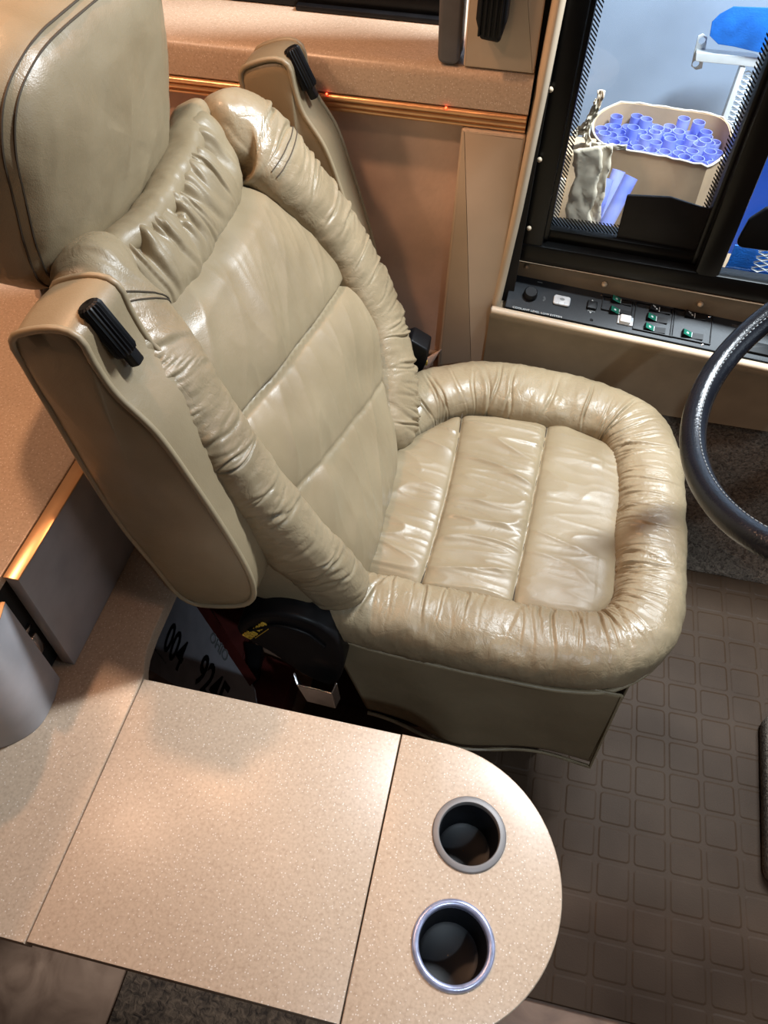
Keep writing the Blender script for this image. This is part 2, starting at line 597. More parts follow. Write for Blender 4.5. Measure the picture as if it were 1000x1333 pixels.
def frame(o, a, b):
    """plane frame: returns f(u,v,d)"""
    o = Vector(o); a = Vector(a).normalized(); b = Vector(b); b = (b - a * b.dot(a)).normalized(); n = a.cross(b)
    return lambda u, v, d=0.0: o + a * u + b * v + n * d


rnd = random.Random(7)

# ================================================================== SETTING
# rubber floor mat, vinyl, carpet
fl = box('floor', (-1.6, -0.6, -0.06), (1.6, 1.36, -0.012), VINYL, None, 0.0); tag(fl, kind='structure')
fm = slab('rubber_floor_mat', round_poly([(-0.30, 0.216), (1.4, 0.216), (1.4, 1.222), (-0.30, 1.222)], 0.01), [], -0.012, 0.0, RUBBER, None, 0.002)
tag(fm, 'brown rubber floor mat with raised square tiles under and ahead of the seat', 'floor mat')
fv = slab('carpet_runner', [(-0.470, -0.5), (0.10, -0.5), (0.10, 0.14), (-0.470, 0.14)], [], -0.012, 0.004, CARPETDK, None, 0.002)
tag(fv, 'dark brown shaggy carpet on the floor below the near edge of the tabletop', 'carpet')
# carpet climbing from the mat edge to the console
cp = bmesh.new()
rows = []
for i in range(60):
    x = -0.30 + i * 1.7 / 59
    zt = 0.452
    prof = [(1.212, 0.001), (1.216, 0.012), (1.235, 0.03), (1.26, 0.06), (1.268, 0.15), (1.270, 0.3), (1.270, zt)]
    rows.append([Vector((x, y + 0.006 * fbm((x, z, 0), 14), z + (0.003 * fbm((x, y, 1), 30) if z < zt else 0))) for y, z in prof])
grid_bm(cp, rows)
co = finish('carpet_side', cp, CARPET); co.name = 'carpeted_side_kick'
tag(co, 'brown grey carpet covering the step below the side console, right of the seat', 'carpet')
# carpeted block at the right edge, with a dark pedal opening
pm = empty('carpeted_pedal_block', (0.83, 0.66, 0.0), 'brown carpeted mound on the mat at the right edge, with a dark opening', 'carpet')
bm = bmesh.new()
O = round_poly([(0.655, 0.50), (1.05, 0.44), (1.05, 0.88), (0.675, 0.84)], 0.03)
prism_bm(bm, O, lambda a, b, d: Vector((a, b, d)), 0.0, 0.05, 0.012)
finish('carpet_cover', bm, CARPET, pm)
prism('pedal_opening', round_poly([(0.69, 0.545), (0.9, 0.50), (0.9, 0.76), (0.70, 0.72)], 0.02), lambda a, b, d: Vector((a, b, d)), 0.045, 0.054, BLACK, pm)

# wall (window side), below and above the ledge
WY = 1.315
w = box('wall_left', (-1.7, WY, 0.0), (-0.10, WY + 0.03, 1.03), WALLFAB, None, 0.0); tag(w, kind='structure')
w = box('wall_front_side', (-0.10, 1.345, 0.0), (1.5, 1.36, 0.69), DARK, None, 0.0); w.name = 'wall_right'; tag(w, kind='structure')
tr = box('trim_1', (-1.7, 1.306, 0.474), (-0.15, 1.32, 0.486), CREAM, None, 0.003); tag(tr, kind='structure')
# ledge with a rounded front
bm = bmesh.new()
prof = [(1.62, 1.02), (1.275, 1.022), (1.270, 1.026), (1.270, 1.066), (1.272, 1.074), (1.278, 1.080), (1.287, 1.083), (1.62, 1.083)]
grid_bm(bm, [[Vector((x, y, z)) for y, z in prof] for x in (-1.7, -1.2, -0.7, -0.3, -0.036)], False, True, True)
ld = finish('trim_2', bm, COUNTER, None, True, 35); ld.name = 'window_ledge'
tag(ld, 'speckled beige solid surface ledge running below the side window behind the seat', 'ledge')
# copper strip with grooves
bm = bmesh.new()
for k, (yy, zz, r) in enumerate(((1.272, 1.017, 0.0055), (1.276, 1.006, 0.005), (1.281, 0.996, 0.0045))):
    tube_bm(bm, [(-1.7, yy, zz), (-0.9, yy, zz), (-0.037, yy, zz)], r, 8)
box_bm(bm, (-1.7, 1.280, 0.992), (-0.037, 1.316, 1.0215), 0)
st = finish('copper_strip', bm, COPPER, None, True, 50); tag(st, 'ribbed copper trim strip under the speckled window ledge', 'trim strip')
for k, x in enumerate((-0.70, -0.365, -0.167)):
    bm = bmesh.new(); bmesh.ops.create_uvsphere(bm, u_segments=10, v_segments=6, radius=0.0016, matrix=Matrix.Translation((x, 1.2655, 1.0245)))
    o = finish('indicator_light', bm, REDLED)
    tag(o, ['tiny red light under the ledge, left of the raised armrest', 'tiny red light under the ledge, just right of the window-side armrest',
            'tiny red light under the ledge, near the grey post'][k], 'light', 'red lights along the ledge')

# pillar panel below the ledge
pf = lambda a, b, d: Vector((a, 1.300 - d, b))
pp = prism('trim_3', round_poly([(-0.147, 0.30), (-0.043, 0.30), (-0.034, 0.991), (-0.140, 0.991)], 0.006), pf, 0.0, 0.028, BEIGEP, None, 0.006)
pp.name = 'pillar_panel'; tag(pp, 'flat beige panel between the suede wall and the side console', 'wall panel')
# upper panel on the ledge with black lever
up = empty('upper_pillar_panel', (-0.095, 1.30, 1.083), 'beige panel standing on the ledge beside the black window frame', 'wall panel')
prism('panel', round_poly([(-0.1465, 1.084), (-0.037, 1.084), (-0.040, 1.55), (-0.150, 1.55)], 0.003), pf, -0.03, 0.024, BEIGEP, up, 0.003)
bm = bmesh.new()
prism_bm(bm, round_poly([(-0.131, 1.16), (-0.122, 1.135), (-0.093, 1.132), (-0.086, 1.16), (-0.086, 1.30), (-0.131, 1.30)], 0.006), pf, 0.024, 0.055, 0.005)
for i in range(5): box_bm(bm, (-0.126 + i * 0.0075, 1.242, 1.14), (-0.1225 + i * 0.0075, 1.247, 1.29), 0.001)
finish('black_latch', bm, BLACK, up, True, 40)
ps = prism('grey_post', round_poly([(-0.1875, 1.084), (-0.1535, 1.084), (-0.160, 1.60), (-0.205, 1.60)], [0.012, 0.012, 0, 0]), lambda a, b, d: Vector((a, 1.305 - d, b)), -0.02, 0.03, GREYPOST, None, 0.006)
tag(ps, 'dark grey upright post standing on the ledge, left of the black latch', 'post')
# dark rear window on the ledge
wn = empty('window_2', (-0.7, 1.45, 1.083), None, None); tag(wn, kind='structure')
box('frame', (-1.7, 1.44, 1.084), (-0.19, 1.47, 1.13), BLACKG, wn, 0.004)
box('dark_pane', (-1.7, 1.455, 1.13), (-0.19, 1.465, 1.75), BLACKG, wn, 0.0)
box('track_lip', (-0.46, 1.425, 1.084), (-0.19, 1.442, 1.092), BLACK, wn, 0.002)

# upright trim moulding between pillar and window recess
tm = bmesh.new()
pts = [Vector((-0.043, 1.292, 0.635)), Vector((-0.030, 1.293, 0.85)), Vector((-0.022, 1.293, 1.05)), Vector((-0.0165, 1.292, 1.25)), Vector((-0.015, 1.292, 1.6))]
rows = []
for p in pts:
    rows.append([p + Vector((0.0105 * math.cos(a) * (1 if abs(math.cos(a)) < .9 else 1), 0.026 * math.sin(a), 0)) for a in [2 * PI * k / 16 for k in range(16)]])
grid_bm(tm, rows, False, True, True)
t3 = finish('trim_3', tm, CREAM, None, True, 60); t3.name = 'upright_moulding'
tag(t3, 'cream rounded upright moulding along the left side of the black window frame', 'trim')

jf = box('trim_2', (-0.040, 1.300, 0.50), (-0.010, 1.40, 1.6), DARK, None, 0.0); tag(jf, kind='structure')
# ---- side window (black frame, two panes)
W1 = empty('window_1', (0.2, 1.35, 0.72), None, None); tag(W1, kind='structure')
YW = 1.35


def sag(x): return -0.035 * x       # the recess drops a little towards the front


fr = bmesh.new()
def fbar(x0, z0, x1, z1, y0, y1, bev=0.006, sl=True):
    tmp = bmesh.new(); box_bm(tmp, (x0, y0, z0), (x1, y1, z1), bev, 2)
    if sl:
        for v in tmp.verts: v.co.z += sag(v.co.x)
    me = bpy.data.meshes.new('t'); tmp.to_mesh(me); tmp.free(); fr.from_mesh(me); bpy.data.meshes.remove(me)


fbar(-0.015, 0.722, 0.85, 0.765, 1.325, 1.362)          # bottom rail, outer
fbar(0.012, 0.760, 0.33, 0.790, 1.347, 1.395, 0.005)    # sash bottom step
fbar(-0.015, 0.74, 0.028, 1.55, 1.328, 1.40)            # left jamb
fbar(0.020, 0.77, 0.037, 1.55, 1.338, 1.395, 0.005)
fbar(0.312, 0.74, 0.357, 1.55, 1.326, 1.40, 0.008)      # meeting post
fbar(0.303, 0.77, 0.315, 1.55, 1.340, 1.395, 0.004)
finish('black_frame', fr, BLACKG, W1, True, 40)
box('pane', (0.030, 1.364, 0.76), (0.315, 1.368, 1.55), GLASS, W1, 0.0)
box('pane', (0.350, 1.378, 0.74), (0.85, 1.382, 1.55), GLASS, W1, 0.0)
bm = bmesh.new()
for (x0, z0, x1, z1) in ((0.030, 0.786, 0.312, 0.806), (0.034, 0.786, 0.048, 1.5), (0.292, 0.786, 0.306, 1.5)):
    vs = [bm.verts.new(p) for p in ((x0, 1.3632, z0 - (.01 if z0 < .78 else 0)), (x1, 1.3632, z0 - (.012 if z0 < .78 else 0)), (x1, 1.3632, z1), (x0, 1.3632, z1))]
    bm.faces.new(vs)
finish('dotted_pane_border', bm, FRIT, W1, False)
prism('black_latch_plate', round_poly([(0.160, 0.775), (0.318, 0.765), (0.314, 0.858), (0.232, 0.874), (0.158, 0.868)], 0.004), lambda a, b, d: Vector((a, 1.362 - d, b)), 0, 0.007, BLACK, W1, 0.002)
prism('black_latch_plate', round_poly([(0.372, 0.79), (0.56, 0.79), (0.56, 0.875), (0.40, 0.872), (0.378, 0.845)], 0.015), lambda a, b, d: Vector((a, 1.376 - d, b)), 0, 0.01, BLACK, W1, 0.003)
for (x, z) in ((-0.008, 1.045), (-0.006, 0.93), (-0.003, 0.80)):
    bm = bmesh.new(); bmesh.ops.create_uvsphere(bm, u_segments=12, v_segments=8, radius=0.0045, matrix=Matrix.Translation((x, 1.322, z)))
    finish('screw_cap', bm, CREAM, W1)

# ---- side console
CS = empty('side_console', (0.5, 1.28, 0.475), 'tan moulded console under the window with a black switch panel in its top', 'console')


def lipz(x): return 0.6605 - 0.078 * x


bm = bmesh.new(); rows = []
for i in range(30):
    x = -0.048 + i * (1.5) / 29
    z = lipz(x)
    prof = [(1.285, 0.44), (1.258, 0.455), (1.256, z - 0.06), (1.250, z - 0.022), (1.246, z - 0.010), (1.248, z - 0.002), (1.254, z + 0.001), (1.262, z - 0.004), (1.262, z - 0.012), (1.335, z - 0.012)]
    rows.append([Vector((x, y, zz)) for y, zz in prof])
grid_bm(bm, rows)
# end cap next to the pillar
grid_bm(bm, [[Vector((-0.048, y, z)) for y, z in ((1.256, 0.45), (1.256, 0.648), (1.254, 0.6606))], [Vector((-0.048, 1.30, z)) for z in (0.45, 0.648, 0.6606)]])
finish('console_body', bm, BROWNVINYL, CS, True, 50)
# cream edge as its own lip
bm = bmesh.new(); rows = []
for i in range(30):
    x = -0.046 + i * 1.5 / 29; z = lipz(x)
    rows.append([Vector((x, 1.2535 + 0.0085 * math.cos(a), z - 0.004 + 0.007 * math.sin(a))) for a in [2 * PI * k / 12 for k in range(12)]])
grid_bm(bm, rows, False, True, True)
finish('front_lip', bm, CREAM, CS, True, 60)
# back strip
bm = bmesh.new(); rows = []
for i in range(30):
    x = -0.012 + i * 1.46 / 29; z = lipz(x)
    prof = [(1.343, z + 0.012), (1.338, z + 0.026), (1.336, z + 0.055 + 0.03 * x * 0), (1.330, z + 0.066 + 0.03 * x), (1.322, z + 0.068 + 0.03 * x), (1.36, z + 0.068 + 0.03 * x)]
    rows.append([Vector((x, y, zz)) for y, zz in prof])
grid_bm(bm, rows)
finish('rear_cap_strip', bm, STRIPBROWN, CS, True, 50)

pa = Vector((0.0, 1.2625, lipz(0.0) + 0.001)); pb = Vector((1.0, 1.2625, lipz(1.0) + 0.001))
pc = Vector((0.0, 1.342, lipz(0.0) + 0.026))
PF = frame(pa, pb - pa, pc - pa)
_o = pa; _a = (pb - pa).normalized(); _b = (pc - pa); _b = (_b - _a * _b.dot(_a)).normalized(); _n = _a.cross(_b)


def pan(px, py):
    r = ray(px, py); t = (_o - CAM).dot(_n) / r.dot(_n); q = CAM + r * t - _o
    return q.dot(_a), q.dot(_b)


prism('switch_panel', round_poly([(-0.022, 0.001), (1.3, 0.001), (1.3, 0.083), (-0.022, 0.083)], 0.003), PF, -0.010, 0.001, PANELBLK, CS, 0.001)
PN = CS


def rel(u0, v0, f=PF):
    return lambda a, b, d=0.0: f(u0 + a, v0 + b, d)


# rocker switches
ROCK = [((797, 391), 1), ((795, 405), 1), ((847, 402), 2), ((843, 414), 1), ((840, 427), 1), ((893, 410), 2), ((889, 435), 1)]
for (p, kind) in ROCK:
    u, v = pan(*p); f = rel(u, v)
    bm = bmesh.new()
    pr = [(-0.003, 0.0085), (-0.002, 0.0095), (0.018, 0.002), (0.038, 0.0045), (0.038, 0.0), (-0.003, 0.0)]
    V = []
    for yy in (-0.0062, 0.0062):
        V.append([bm.verts.new(f(a, yy, d)) for a, d in pr])
    for k in range(len(pr)):
        bm.faces.new((V[0][k], V[0][(k + 1) % 6], V[1][(k + 1) % 6], V[1][k]))
    bm.faces.new(V[0]); bm.faces.new(V[1])
    sw = finish('rocker_switch', bm, BLACK, PN, False)
    if kind != 2:
        fg = lambda a, b, d, f=f: f(a, b, 0.0095 - a * 0.0075 / 0.018 + 0.0003 + d)
        prism('green_legend', [(-0.0015, -0.0058), (0.0155, -0.0058), (0.0155, 0.0058), (-0.0015, 0.0058)], fg, 0, 0.0003, GREEN, sw)
    fi = lambda a, b, d, f=f: f(a, b, 0.0095 - a * 0.0075 / 0.018 + 0.0008 + d)
    bm = bmesh.new()
    for (a, b, r) in ([(0.007, 0.0, 0.0027)] if kind == 1 else [(0.006, 0.001, 0.0022), (0.0105, -0.0015, 0.0022), (0.003, 0.002, 0.0015)]):
        prism_bm(bm, [(a + r * math.cos(t), b + r * 0.8 * math.sin(t)) for t in [k * PI / 4 for k in range(8)]], fi, 0, 0.0003)
    prism_bm(bm, [(0.0155, -0.0055), (0.0169, -0.0055), (0.0169, 0.0055), (0.0155, 0.0055)], fi, 0, 0.0004)
    finish('icon', bm, WHITEINK, sw, False)
# frames round the switch groups
for (p0, p1) in (((785, 386), (822, 412)), ((828, 394), (875, 440)), ((876, 402), (924, 450))):
    u0, v1 = pan(*p0); u1, v0 = pan(*p1)
    bm = bmesh.new()
    w_ = 0.0014
    for (a, b, c, d) in ((u0, v0, u1, v0 + w_), (u0, v1 - w_, u1, v1), (u0, v0, u0 + w_, v1), (u1 - w_, v0, u1, v1)):
        prism_bm(bm, [(a, b), (c, b), (c, d), (a, d)], PF, 0.0, 0.0045)
    finish('switch_bezel', bm, BLACK, PN, False)
u, v = pan(813, 418); f = rel(u, v)
b1 = prism('white_key', rrect(-0.0105, -0.0085, 0.0105, 0.0085, 0.002), f, 0.001, 0.010, WHITEP, PN, 0.0015)
prism('clear_key_base', rrect(-0.014, -0.010, 0.016, 0.0085, 0.001), f, 0.001, 0.004, SILVER, PN, 0.0005)
u, v = pan(731, 393); f = rel(u, v)
b1 = prism('silver_key_pad', rrect(-0.0165, -0.011, 0.0165, 0.011, 0.005), f, 0.001, 0.006, SILVER, PN, 0.002)
prism('oval_mark', [(0.005 * math.cos(t), 0.002 + 0.003 * math.sin(t)) for t in [k * PI / 6 for k in range(12)]], f, 0.006, 0.0063, GREYINK, b1)
bm = bmesh.new()
for a in (-0.0055, 0.0055): prism_bm(bm, [(a - .0003, -.010), (a + .0003, -.010), (a + .0003, -.003), (a - .0003, -.003)], f, 0.006, 0.0062)
finish('key_divider', bm, GREYINK, b1, False)
u, v = pan(770, 399); f = rel(u, v)
rk = prism('mirror_rocker', rrect(-0.0095, -0.009, 0.0095, 0.009, 0.002), f, 0.001, 0.007, BLACK, PN, 0.0015)
prism('up_arrow', [(-0.002, 0.0115), (0.002, 0.0115), (0.0, 0.0155)], f, 0.001, 0.0015, WHITEINK, rk)
prism('down_arrow', [(-0.0025, -0.0135), (0.0, -0.017), (0.0025, -0.0135)], f, 0.001, 0.0015, WHITEINK, rk)
text('rocker_lettering', 'DOWN', 0.0042, rel(u - 0.006, v - 0.0125), WHITEINK, PN, depth=0.0012)
u, v = pan(690, 385); f = rel(u, v)
kn = bmesh.new(); lathe_bm(kn, [(0.0001, 0.014), (0.011, 0.014), (0.013, 0.012), (0.014, 0.001)], f, 24)
finish('rotary_knob', kn, BLACK, PN, True, 40)
u, v = pan(706, 389); f = rel(u, v); bm = bmesh.new()
for r in (0.0035, 0.0058):
    tube_bm(bm, [f(r * math.cos(t), r * math.sin(t), 0.0014) for t in [-1.2 + k * 0.24 for k in range(11)]], 0.0005, 5)
finish('dial_mark', bm, GREYINK, PN)
u, v = pan(703, 368); prism('white_tick', [(-0.005, -0.0008), (0.005, -0.0008), (0.005, 0.0008), (-0.005, 0.0008)], rel(u, v), 0.001, 0.0014, GREYINK, PN)
u, v = pan(667, 401)
text('panel_lettering', 'COOLANT LEVEL LOW SYSTEM', 0.0062, rel(u, v), WHITEINK, PN, depth=0.0012, sx=1.12)
u, v = pan(952, 425)
text('faint_lettering', 'TIRE', 0.008, rel(u, v), plain('faint_ink', (0.06, 0.065, 0.07), 0.6), PN, depth=0.0012)
for p in ((784, 384), (770, 417), (915, 449), (924, 412)):
    u, v = pan(*p); f = rel(u, v); bm = bmesh.new()
    lathe_bm(bm, [(0.0001, 0.0022), (0.002, 0.0022), (0.0032, 0.001)], f, 14)
    finish('panel_screw', bm, CHROME if p[0] > 800 else BLACK, PN)
u, v = pan(972, 452); f = rel(u, v)
prism('switch_block', rrect(-0.02, -0.012, 0.05, 0.012, 0.002), f, 0.001, 0.006, BLACK, PN, 0.001)
prism('white_icon', [(0.004 * math.cos(t), 0.003 * math.sin(t)) for t in [k * PI / 4 for k in range(8)]], f, 0.006, 0.0065, WHITEINK, PN)
for (px, py) in ((686, 347), (787, 370), (912, 396)):
    q = aty(px, py, 1.334); bm = bmesh.new()
    bmesh.ops.create_uvsphere(bm, u_segments=12, v_segments=8, radius=0.0055, matrix=Matrix.Translation(q))
    finish('screw_cap', bm, STRIPBROWN if px < 700 else CREAM, PN)

# ================================================================== OUTSIDE
ow = box('wall_outside', (-0.9, 2.50, -0.3), (2.2, 2.54, 2.2), OUTWALL, None, 0.0); ow.name = 'wall_garage'; tag(ow, kind='structure')
gf = box('floor_outside', (-0.9, 1.5, -0.34), (2.2, 2.5, -0.3), CARD, None, 0.0); gf.name = 'floor_garage'; gf.data.materials[0] = OUTWALL; tag(gf, kind='structure')
sc_ = bmesh.new()
for q_ in range(26):
    x_ = rnd.uniform(0.0, 0.75); z_ = rnd.uniform(0.35, 0.95); r_ = rnd.uniform(0.001, 0.004)
    prism_bm(sc_, [(x_ + r_ * math.cos(t) * rnd.uniform(.6, 1.6), z_ + r_ * math.sin(t)) for t in [k * PI / 3 for k in range(6)]], lambda a, b, d: Vector((a, 2.5 - d, b)), 0.0, 0.0008)
prism_bm(sc_, [(0.0, 0.742), (0.45, 0.712), (0.45, 0.7135), (0.0, 0.7435)], lambda a, b, d: Vector((a, 2.5 - d, b)), 0.0, 0.0008)
o_ = finish('paint_chips', sc_, WHITEP, ow, False)
bench = empty('work_bench', (0.4, 1.95, -0.3), 'pale bench outside the window carrying the cardboard box', 'bench')
box('bench_top', (-0.3, 1.6, 0.25), (1.3, 2.4, 0.28), CARD, bench, 0.004)
for x in (-0.25, 1.22):
    for y in (1.64, 2.32): box('leg', (x, y, -0.3), (x + 0.04, y + 0.04, 0.25), WHITEP, bench, 0.003)
# cardboard carton, rim rounded; z of the rim
ZR = 0.74
rim_px = [(771, 168), (777, 150), (800, 136), (822, 134), (880, 142), (937, 152), (953, 172), (950, 196), (925, 216), (910, 214), (872, 206), (800, 192), (780, 184)]
rim = [atz(x, y, ZR) for x, y in rim_px]
rim = catmull(rim, 64, True)
CB = empty('cardboard_carton', (rim[0].x + 0.15, sum(p.y for p in rim) / 64, 0.28), 'open rounded cardboard carton full of clear blue tubes outside the window', 'box')
bm = bmesh.new()
cen = sum(rim, Vector()) / 64
rows = []
for z in (0.281, 0.45, 0.62, ZR):
    rows.append([Vector((p.x + (0.006 * fbm((p.x, p.y, z), 9) if z < ZR else 0), p.y, z)) for p in rim])
rows.append([Vector((p.x, p.y, ZR)) + (cen - p).normalized() * 0.005 for p in rim])
rows.append([Vector((p.x, p.y, 0.40)) + (cen - p).normalized() * 0.006 for p in rim])
V = grid_bm(bm, rows, False, True)
bm.faces.new(V[0]); bm.faces.new(V[-1])
finish('carton_wall', bm, CARD, CB, True, 50)
bm = bmesh.new(); tube_bm(bm, [p + Vector((0, 0, 0.001 + 0.003 * fbm((p.x, p.y, 4), 40))) for p in rim], 0.0024, 6, True)
finish('torn_rim', bm, CARDEDGE, CB)
tp = aty(941, 215, 1.80)
# tubes in the carton
from math import cos, sin


def inside(x, y, poly):
    c = False
    for i in range(len(poly)):
        a, b = poly[i], poly[i - 1]
        if (a.y > y) != (b.y > y) and x < (b.x - a.x) * (y - a.y) / (b.y - a.y) + a.x: c = not c
    return c


def tube_thing(base, axis, L, r, label, group):
    axis = axis.normalized()
    u = axis.orthogonal().normalized(); w_ = axis.cross(u)
    f = lambda a, b, d: base + u * a + w_ * b + axis * d
    bm = bmesh.new()
    lathe_bm(bm, [(r, 0), (r, L * .5), (r, L), (r * 0.88, L), (r * 0.88, 0)], f, 18, True)
    o = finish('plastic_tube', bm, TUBE, None, True, 50)
    return tag(o, label, 'tube', group)


small = [Vector((cen.x + (p.x - cen.x) * 0.91, cen.y + (p.y - cen.y) * 0.86, 0)) for p in rim]
x0 = min(p.x for p in rim); x1 = max(p.x for p in rim); y0 = min(p.y for p in rim); y1 = max(p.y for p in rim)
rt = 0.0155; k = 0
row = 0; yy = y0 + 0.006
while yy < y1:
    xx = x0 + (rt if row % 2 else 0)
    while xx < x1:
        if inside(xx, yy, small):
            ax = Vector((rnd.uniform(-.02, .02), rnd.uniform(-.02, .02), 1))
            tube_thing(Vector((xx, yy, 0.41)), ax, 0.312 + rnd.uniform(-0.018, 0.015), rt * 0.95, 'clear blue plastic tube standing packed among others in the cardboard carton', 'blue tubes packed in the carton')
            k += 1
        xx += 2 * rt
    yy += 1.75 * rt; row += 1
# leaning tubes in front
for (a, b, t) in (((806, 222), (770, 318), 'second'), ((822, 230), (774, 322), 'right'), ((790, 232), (762, 320), 'left')):
    dY = {'left': 0.0, 'second': 0.045, 'right': -0.045}[t]
    A = aty(a[0], a[1], cen.y - 0.24 + dY); B = aty(b[0], b[1], cen.y - 0.30 + dY)
    B = A + (B - A) * ((A.z - 0.284) / (A.z - B.z))
    lab = {'second': 'clear blue tube leaning before the carton, the middle one of three', 'right': 'clear blue tube leaning before the carton, nearest the black latch plate', 'left': 'clear blue tube leaning before the carton, nearest the torn paper'}[t]
    tube_thing(B, A - B, (A - B).length, 0.015, lab, 'blue tubes leaning before the carton')
# torn kraft paper pieces at the left of the carton
PW = empty('torn_packing_paper', aty(760, 300, cen.y - 0.24), 'crumpled pale packing paper torn open left of the carton outside the window', 'paper')


def strip(name, pxs, wd, Y, m, parent, ybow=0.02, seed=0):
    P = catmull([aty(x, y, Y) for x, y in pxs], 26)
    bm = bmesh.new(); rows = []
    for i, p in enumerate(P):
        t = (P[min(i + 1, 25)] - P[max(i - 1, 0)]).normalized(); s = t.cross(Vector((0, 1, 0))).normalized()
        rows.append([p + s * (wd * (j / 6 - 0.5) * (1 + 0.25 * fbm((i * .2, j, seed), 1.3))) + Vector((0, ybow * fbm((i * .15, j * .5, seed), 2), 0)) for j in range(7)])
    grid_bm(bm, rows)
    o = finish(name, bm, m, parent)
    md = o.modifiers.new('s', 'SOLIDIFY'); md.thickness = 0.002
    return o


YP = cen.y - 0.345
strip('paper_fold', [(765, 192), (766, 220), (757, 260), (748, 310)], 0.055, YP + .02, PAPER, PW, 0.004, 1)
strip('paper_fold', [(785, 190), (782, 225), (774, 262), (768, 300)], 0.035, YP + .03, PAPER, PW, 0.005, 2)
strip('paper_shred', [(783, 118), (779, 135), (770, 152), (764, 170), (766, 195)], 0.012, YP + .04, PAPER, PW, 0.02, 3)
strip('paper_shred', [(745, 175), (758, 168), (772, 150), (779, 132)], 0.014, YP + .04, PAPER, PW, 0.02, 4)
strip('paper_shred', [(745, 192), (762, 188), (790, 190), (816, 192)], 0.010, YP + .05, CARDEDGE, PW, 0.01, 5)
sb = empty('small_cardboard_box', aty(745, 300, YP + 0.05), 'brown and cream cardboard box at the lower left corner of the window view', 'box')
A = aty(735, 230, YP + 0.05)
box('box_body', (A.x - 0.12, YP + 0.085, 0.281), (A.x + 0.055, YP + 0.17, A.z + 0.03), CARD, sb, 0.003)
box('cream_flap', (A.x - 0.10, YP + 0.076, 0.40), (A.x + 0.005, YP + 0.084, A.z - 0.02), PAPER, sb, 0.001)
q = aty(757, 290, YP - 0.015)
text('printed_code', '01/99', 0.016, lambda a, b, d: q + Vector((a - 0.02, -d - 0.022, b)), PLATETXT, sb, True)
# perforated white rack
RK = empty('perforated_rack', aty(900, 100, 2.30), 'white enamelled rack with perforated upright, its arm bolted to the blue grey wall', 'rack')
YR = 2.36


def rackplate(name, px, m, d0=0, d1=0.006, Y=YR, r=0.004, parent=RK):
    pts = [aty(x, y, Y) for x, y in px]
    return prism(name, round_poly([(p.x, p.z) for p in pts], r), lambda a, b, d: Vector((a, Y - d, b)), d0, d1, m, parent, 0.0015)


# flange with two bolt holes
c1 = aty(914, 52, YR); c2 = aty(906, 82, YR)
bm = bmesh.new()
pts = [aty(x, y, YR) for x, y in ((909, 46), (915, 43), (921, 48), (919, 60), (914, 88), (906, 90), (900, 85), (903, 70))]
slab_bm(bm, [(p.x, p.z) for p in pts], [circle(c1.x, c1.z, 0.009, 12), circle(c2.x, c2.z, 0.009, 12)], 0, 0.006, 0.001)
for v in bm.verts: v.co = Vector((v.co.x, YR - v.co.z, v.co.y))
finish('bolt_flange', bm, WHITEP, RK, True, 40)
rackplate('arm', [(906, 62), (985, 69), (998, 76), (990, 83), (960, 79), (905, 74)], WHITEP, 0.0, 0.03)
# perforated upright: a diamond lattice with real openings
pA = aty(963, 82, YR); pB = aty(998, 80, YR); zb = 0.3


def lattice(name, x0, x1, z0, z1, Y, parent, cw=0.024, ch=0.0135):
    bm = bmesh.new()
    nx = max(2, int((x1 - x0) / cw)); nz = int((z1 - z0) / ch)
    cw = (x1 - x0) / nx
    g = {}

    def vv(i, j):
        if (i, j) not in g: g[(i, j)] = bm.verts.new((x0 + i * cw / 2, Y, z0 + j * ch / 2))
        return g[(i, j)]
    for j in range(1, 2 * nz, 1):
        for i in range(1, 2 * nx):
            if (i + j) % 2 == 0:
                try: bm.faces.new((vv(i - 1, j), vv(i, j - 1), vv(i + 1, j), vv(i, j + 1)))
                except ValueError: pass
    o = finish(name, bm, WHITEP, parent, False)
    md = o.modifiers.new('w', 'WIREFRAME'); md.thickness = 0.0065; md.use_even_offset = False
    return o


lattice('perforated_upright', pA.x + 0.014, pB.x + 0.06, 0.50, pA.z, YR - 0.012, RK)
box('upright_edge', (pA.x, YR - 0.03, 0.42), (pA.x + 0.014, YR, pA.z), WHITEP, RK, 0.002)
tpz = prism('blue_tape', [( p.x, p.z) for p in [aty(x, y, 2.32) for x, y in ((924, 46), (927, 28), (937, 18), (955, 8), (1015, 10), (1015, 68), (999, 70), (980, 66), (955, 60), (935, 57))]], lambda a, b, d: Vector((a, 2.32 - d, b)), 0, 0.004, BLUETAPE, None, 0.001)
tag(tpz, 'bright blue masking tape patch above the white rack arm', 'tape')
# things behind the second pane
pts = [aty(x, y, 1.62) for x, y in ((948, 340), (957, 318), (1040, 330), (1040, 400), (930, 372))]
t2 = prism('blue_tape', [(p.x, p.z) for p in pts], lambda a, b, d: Vector((a, 1.62 - d, b)), 0, 0.004, BLUETAPE, None, 0.001)
tag(t2, 'blue masking tape on a ledge behind the second window pane, at lower right', 'tape')
r2 = empty('perforated_step', aty(990, 350, 1.58), 'white perforated metal step seen through the second pane at the right edge', 'step')
A = aty(976, 352, 1.60); B = aty(1050, 325, 1.60)
lattice('perforated_plate', A.x, B.x, A.z, B.z + 0.015, 1.600, r2)
box('plate_rim', (A.x, 1.598, A.z - 0.02), (B.x, 1.604, A.z), BLUETAPE, r2, 0.001)
pts = [aty(x, y, 1.95) for x, y in ((930, 300), (960, 235), (985, 120), (1060, 120), (1060, 340), (940, 330))]
bt = prism('blue_tarp', [(p.x, p.z) for p in pts], lambda a, b, d: Vector((a, 1.95 - d + 0.02 * math.sin(a * 30), b)), 0, 0.006, BLUETARP, None, 0.001)
tag(bt, 'deep blue plastic tarp hanging outside behind the second pane', 'tarp')

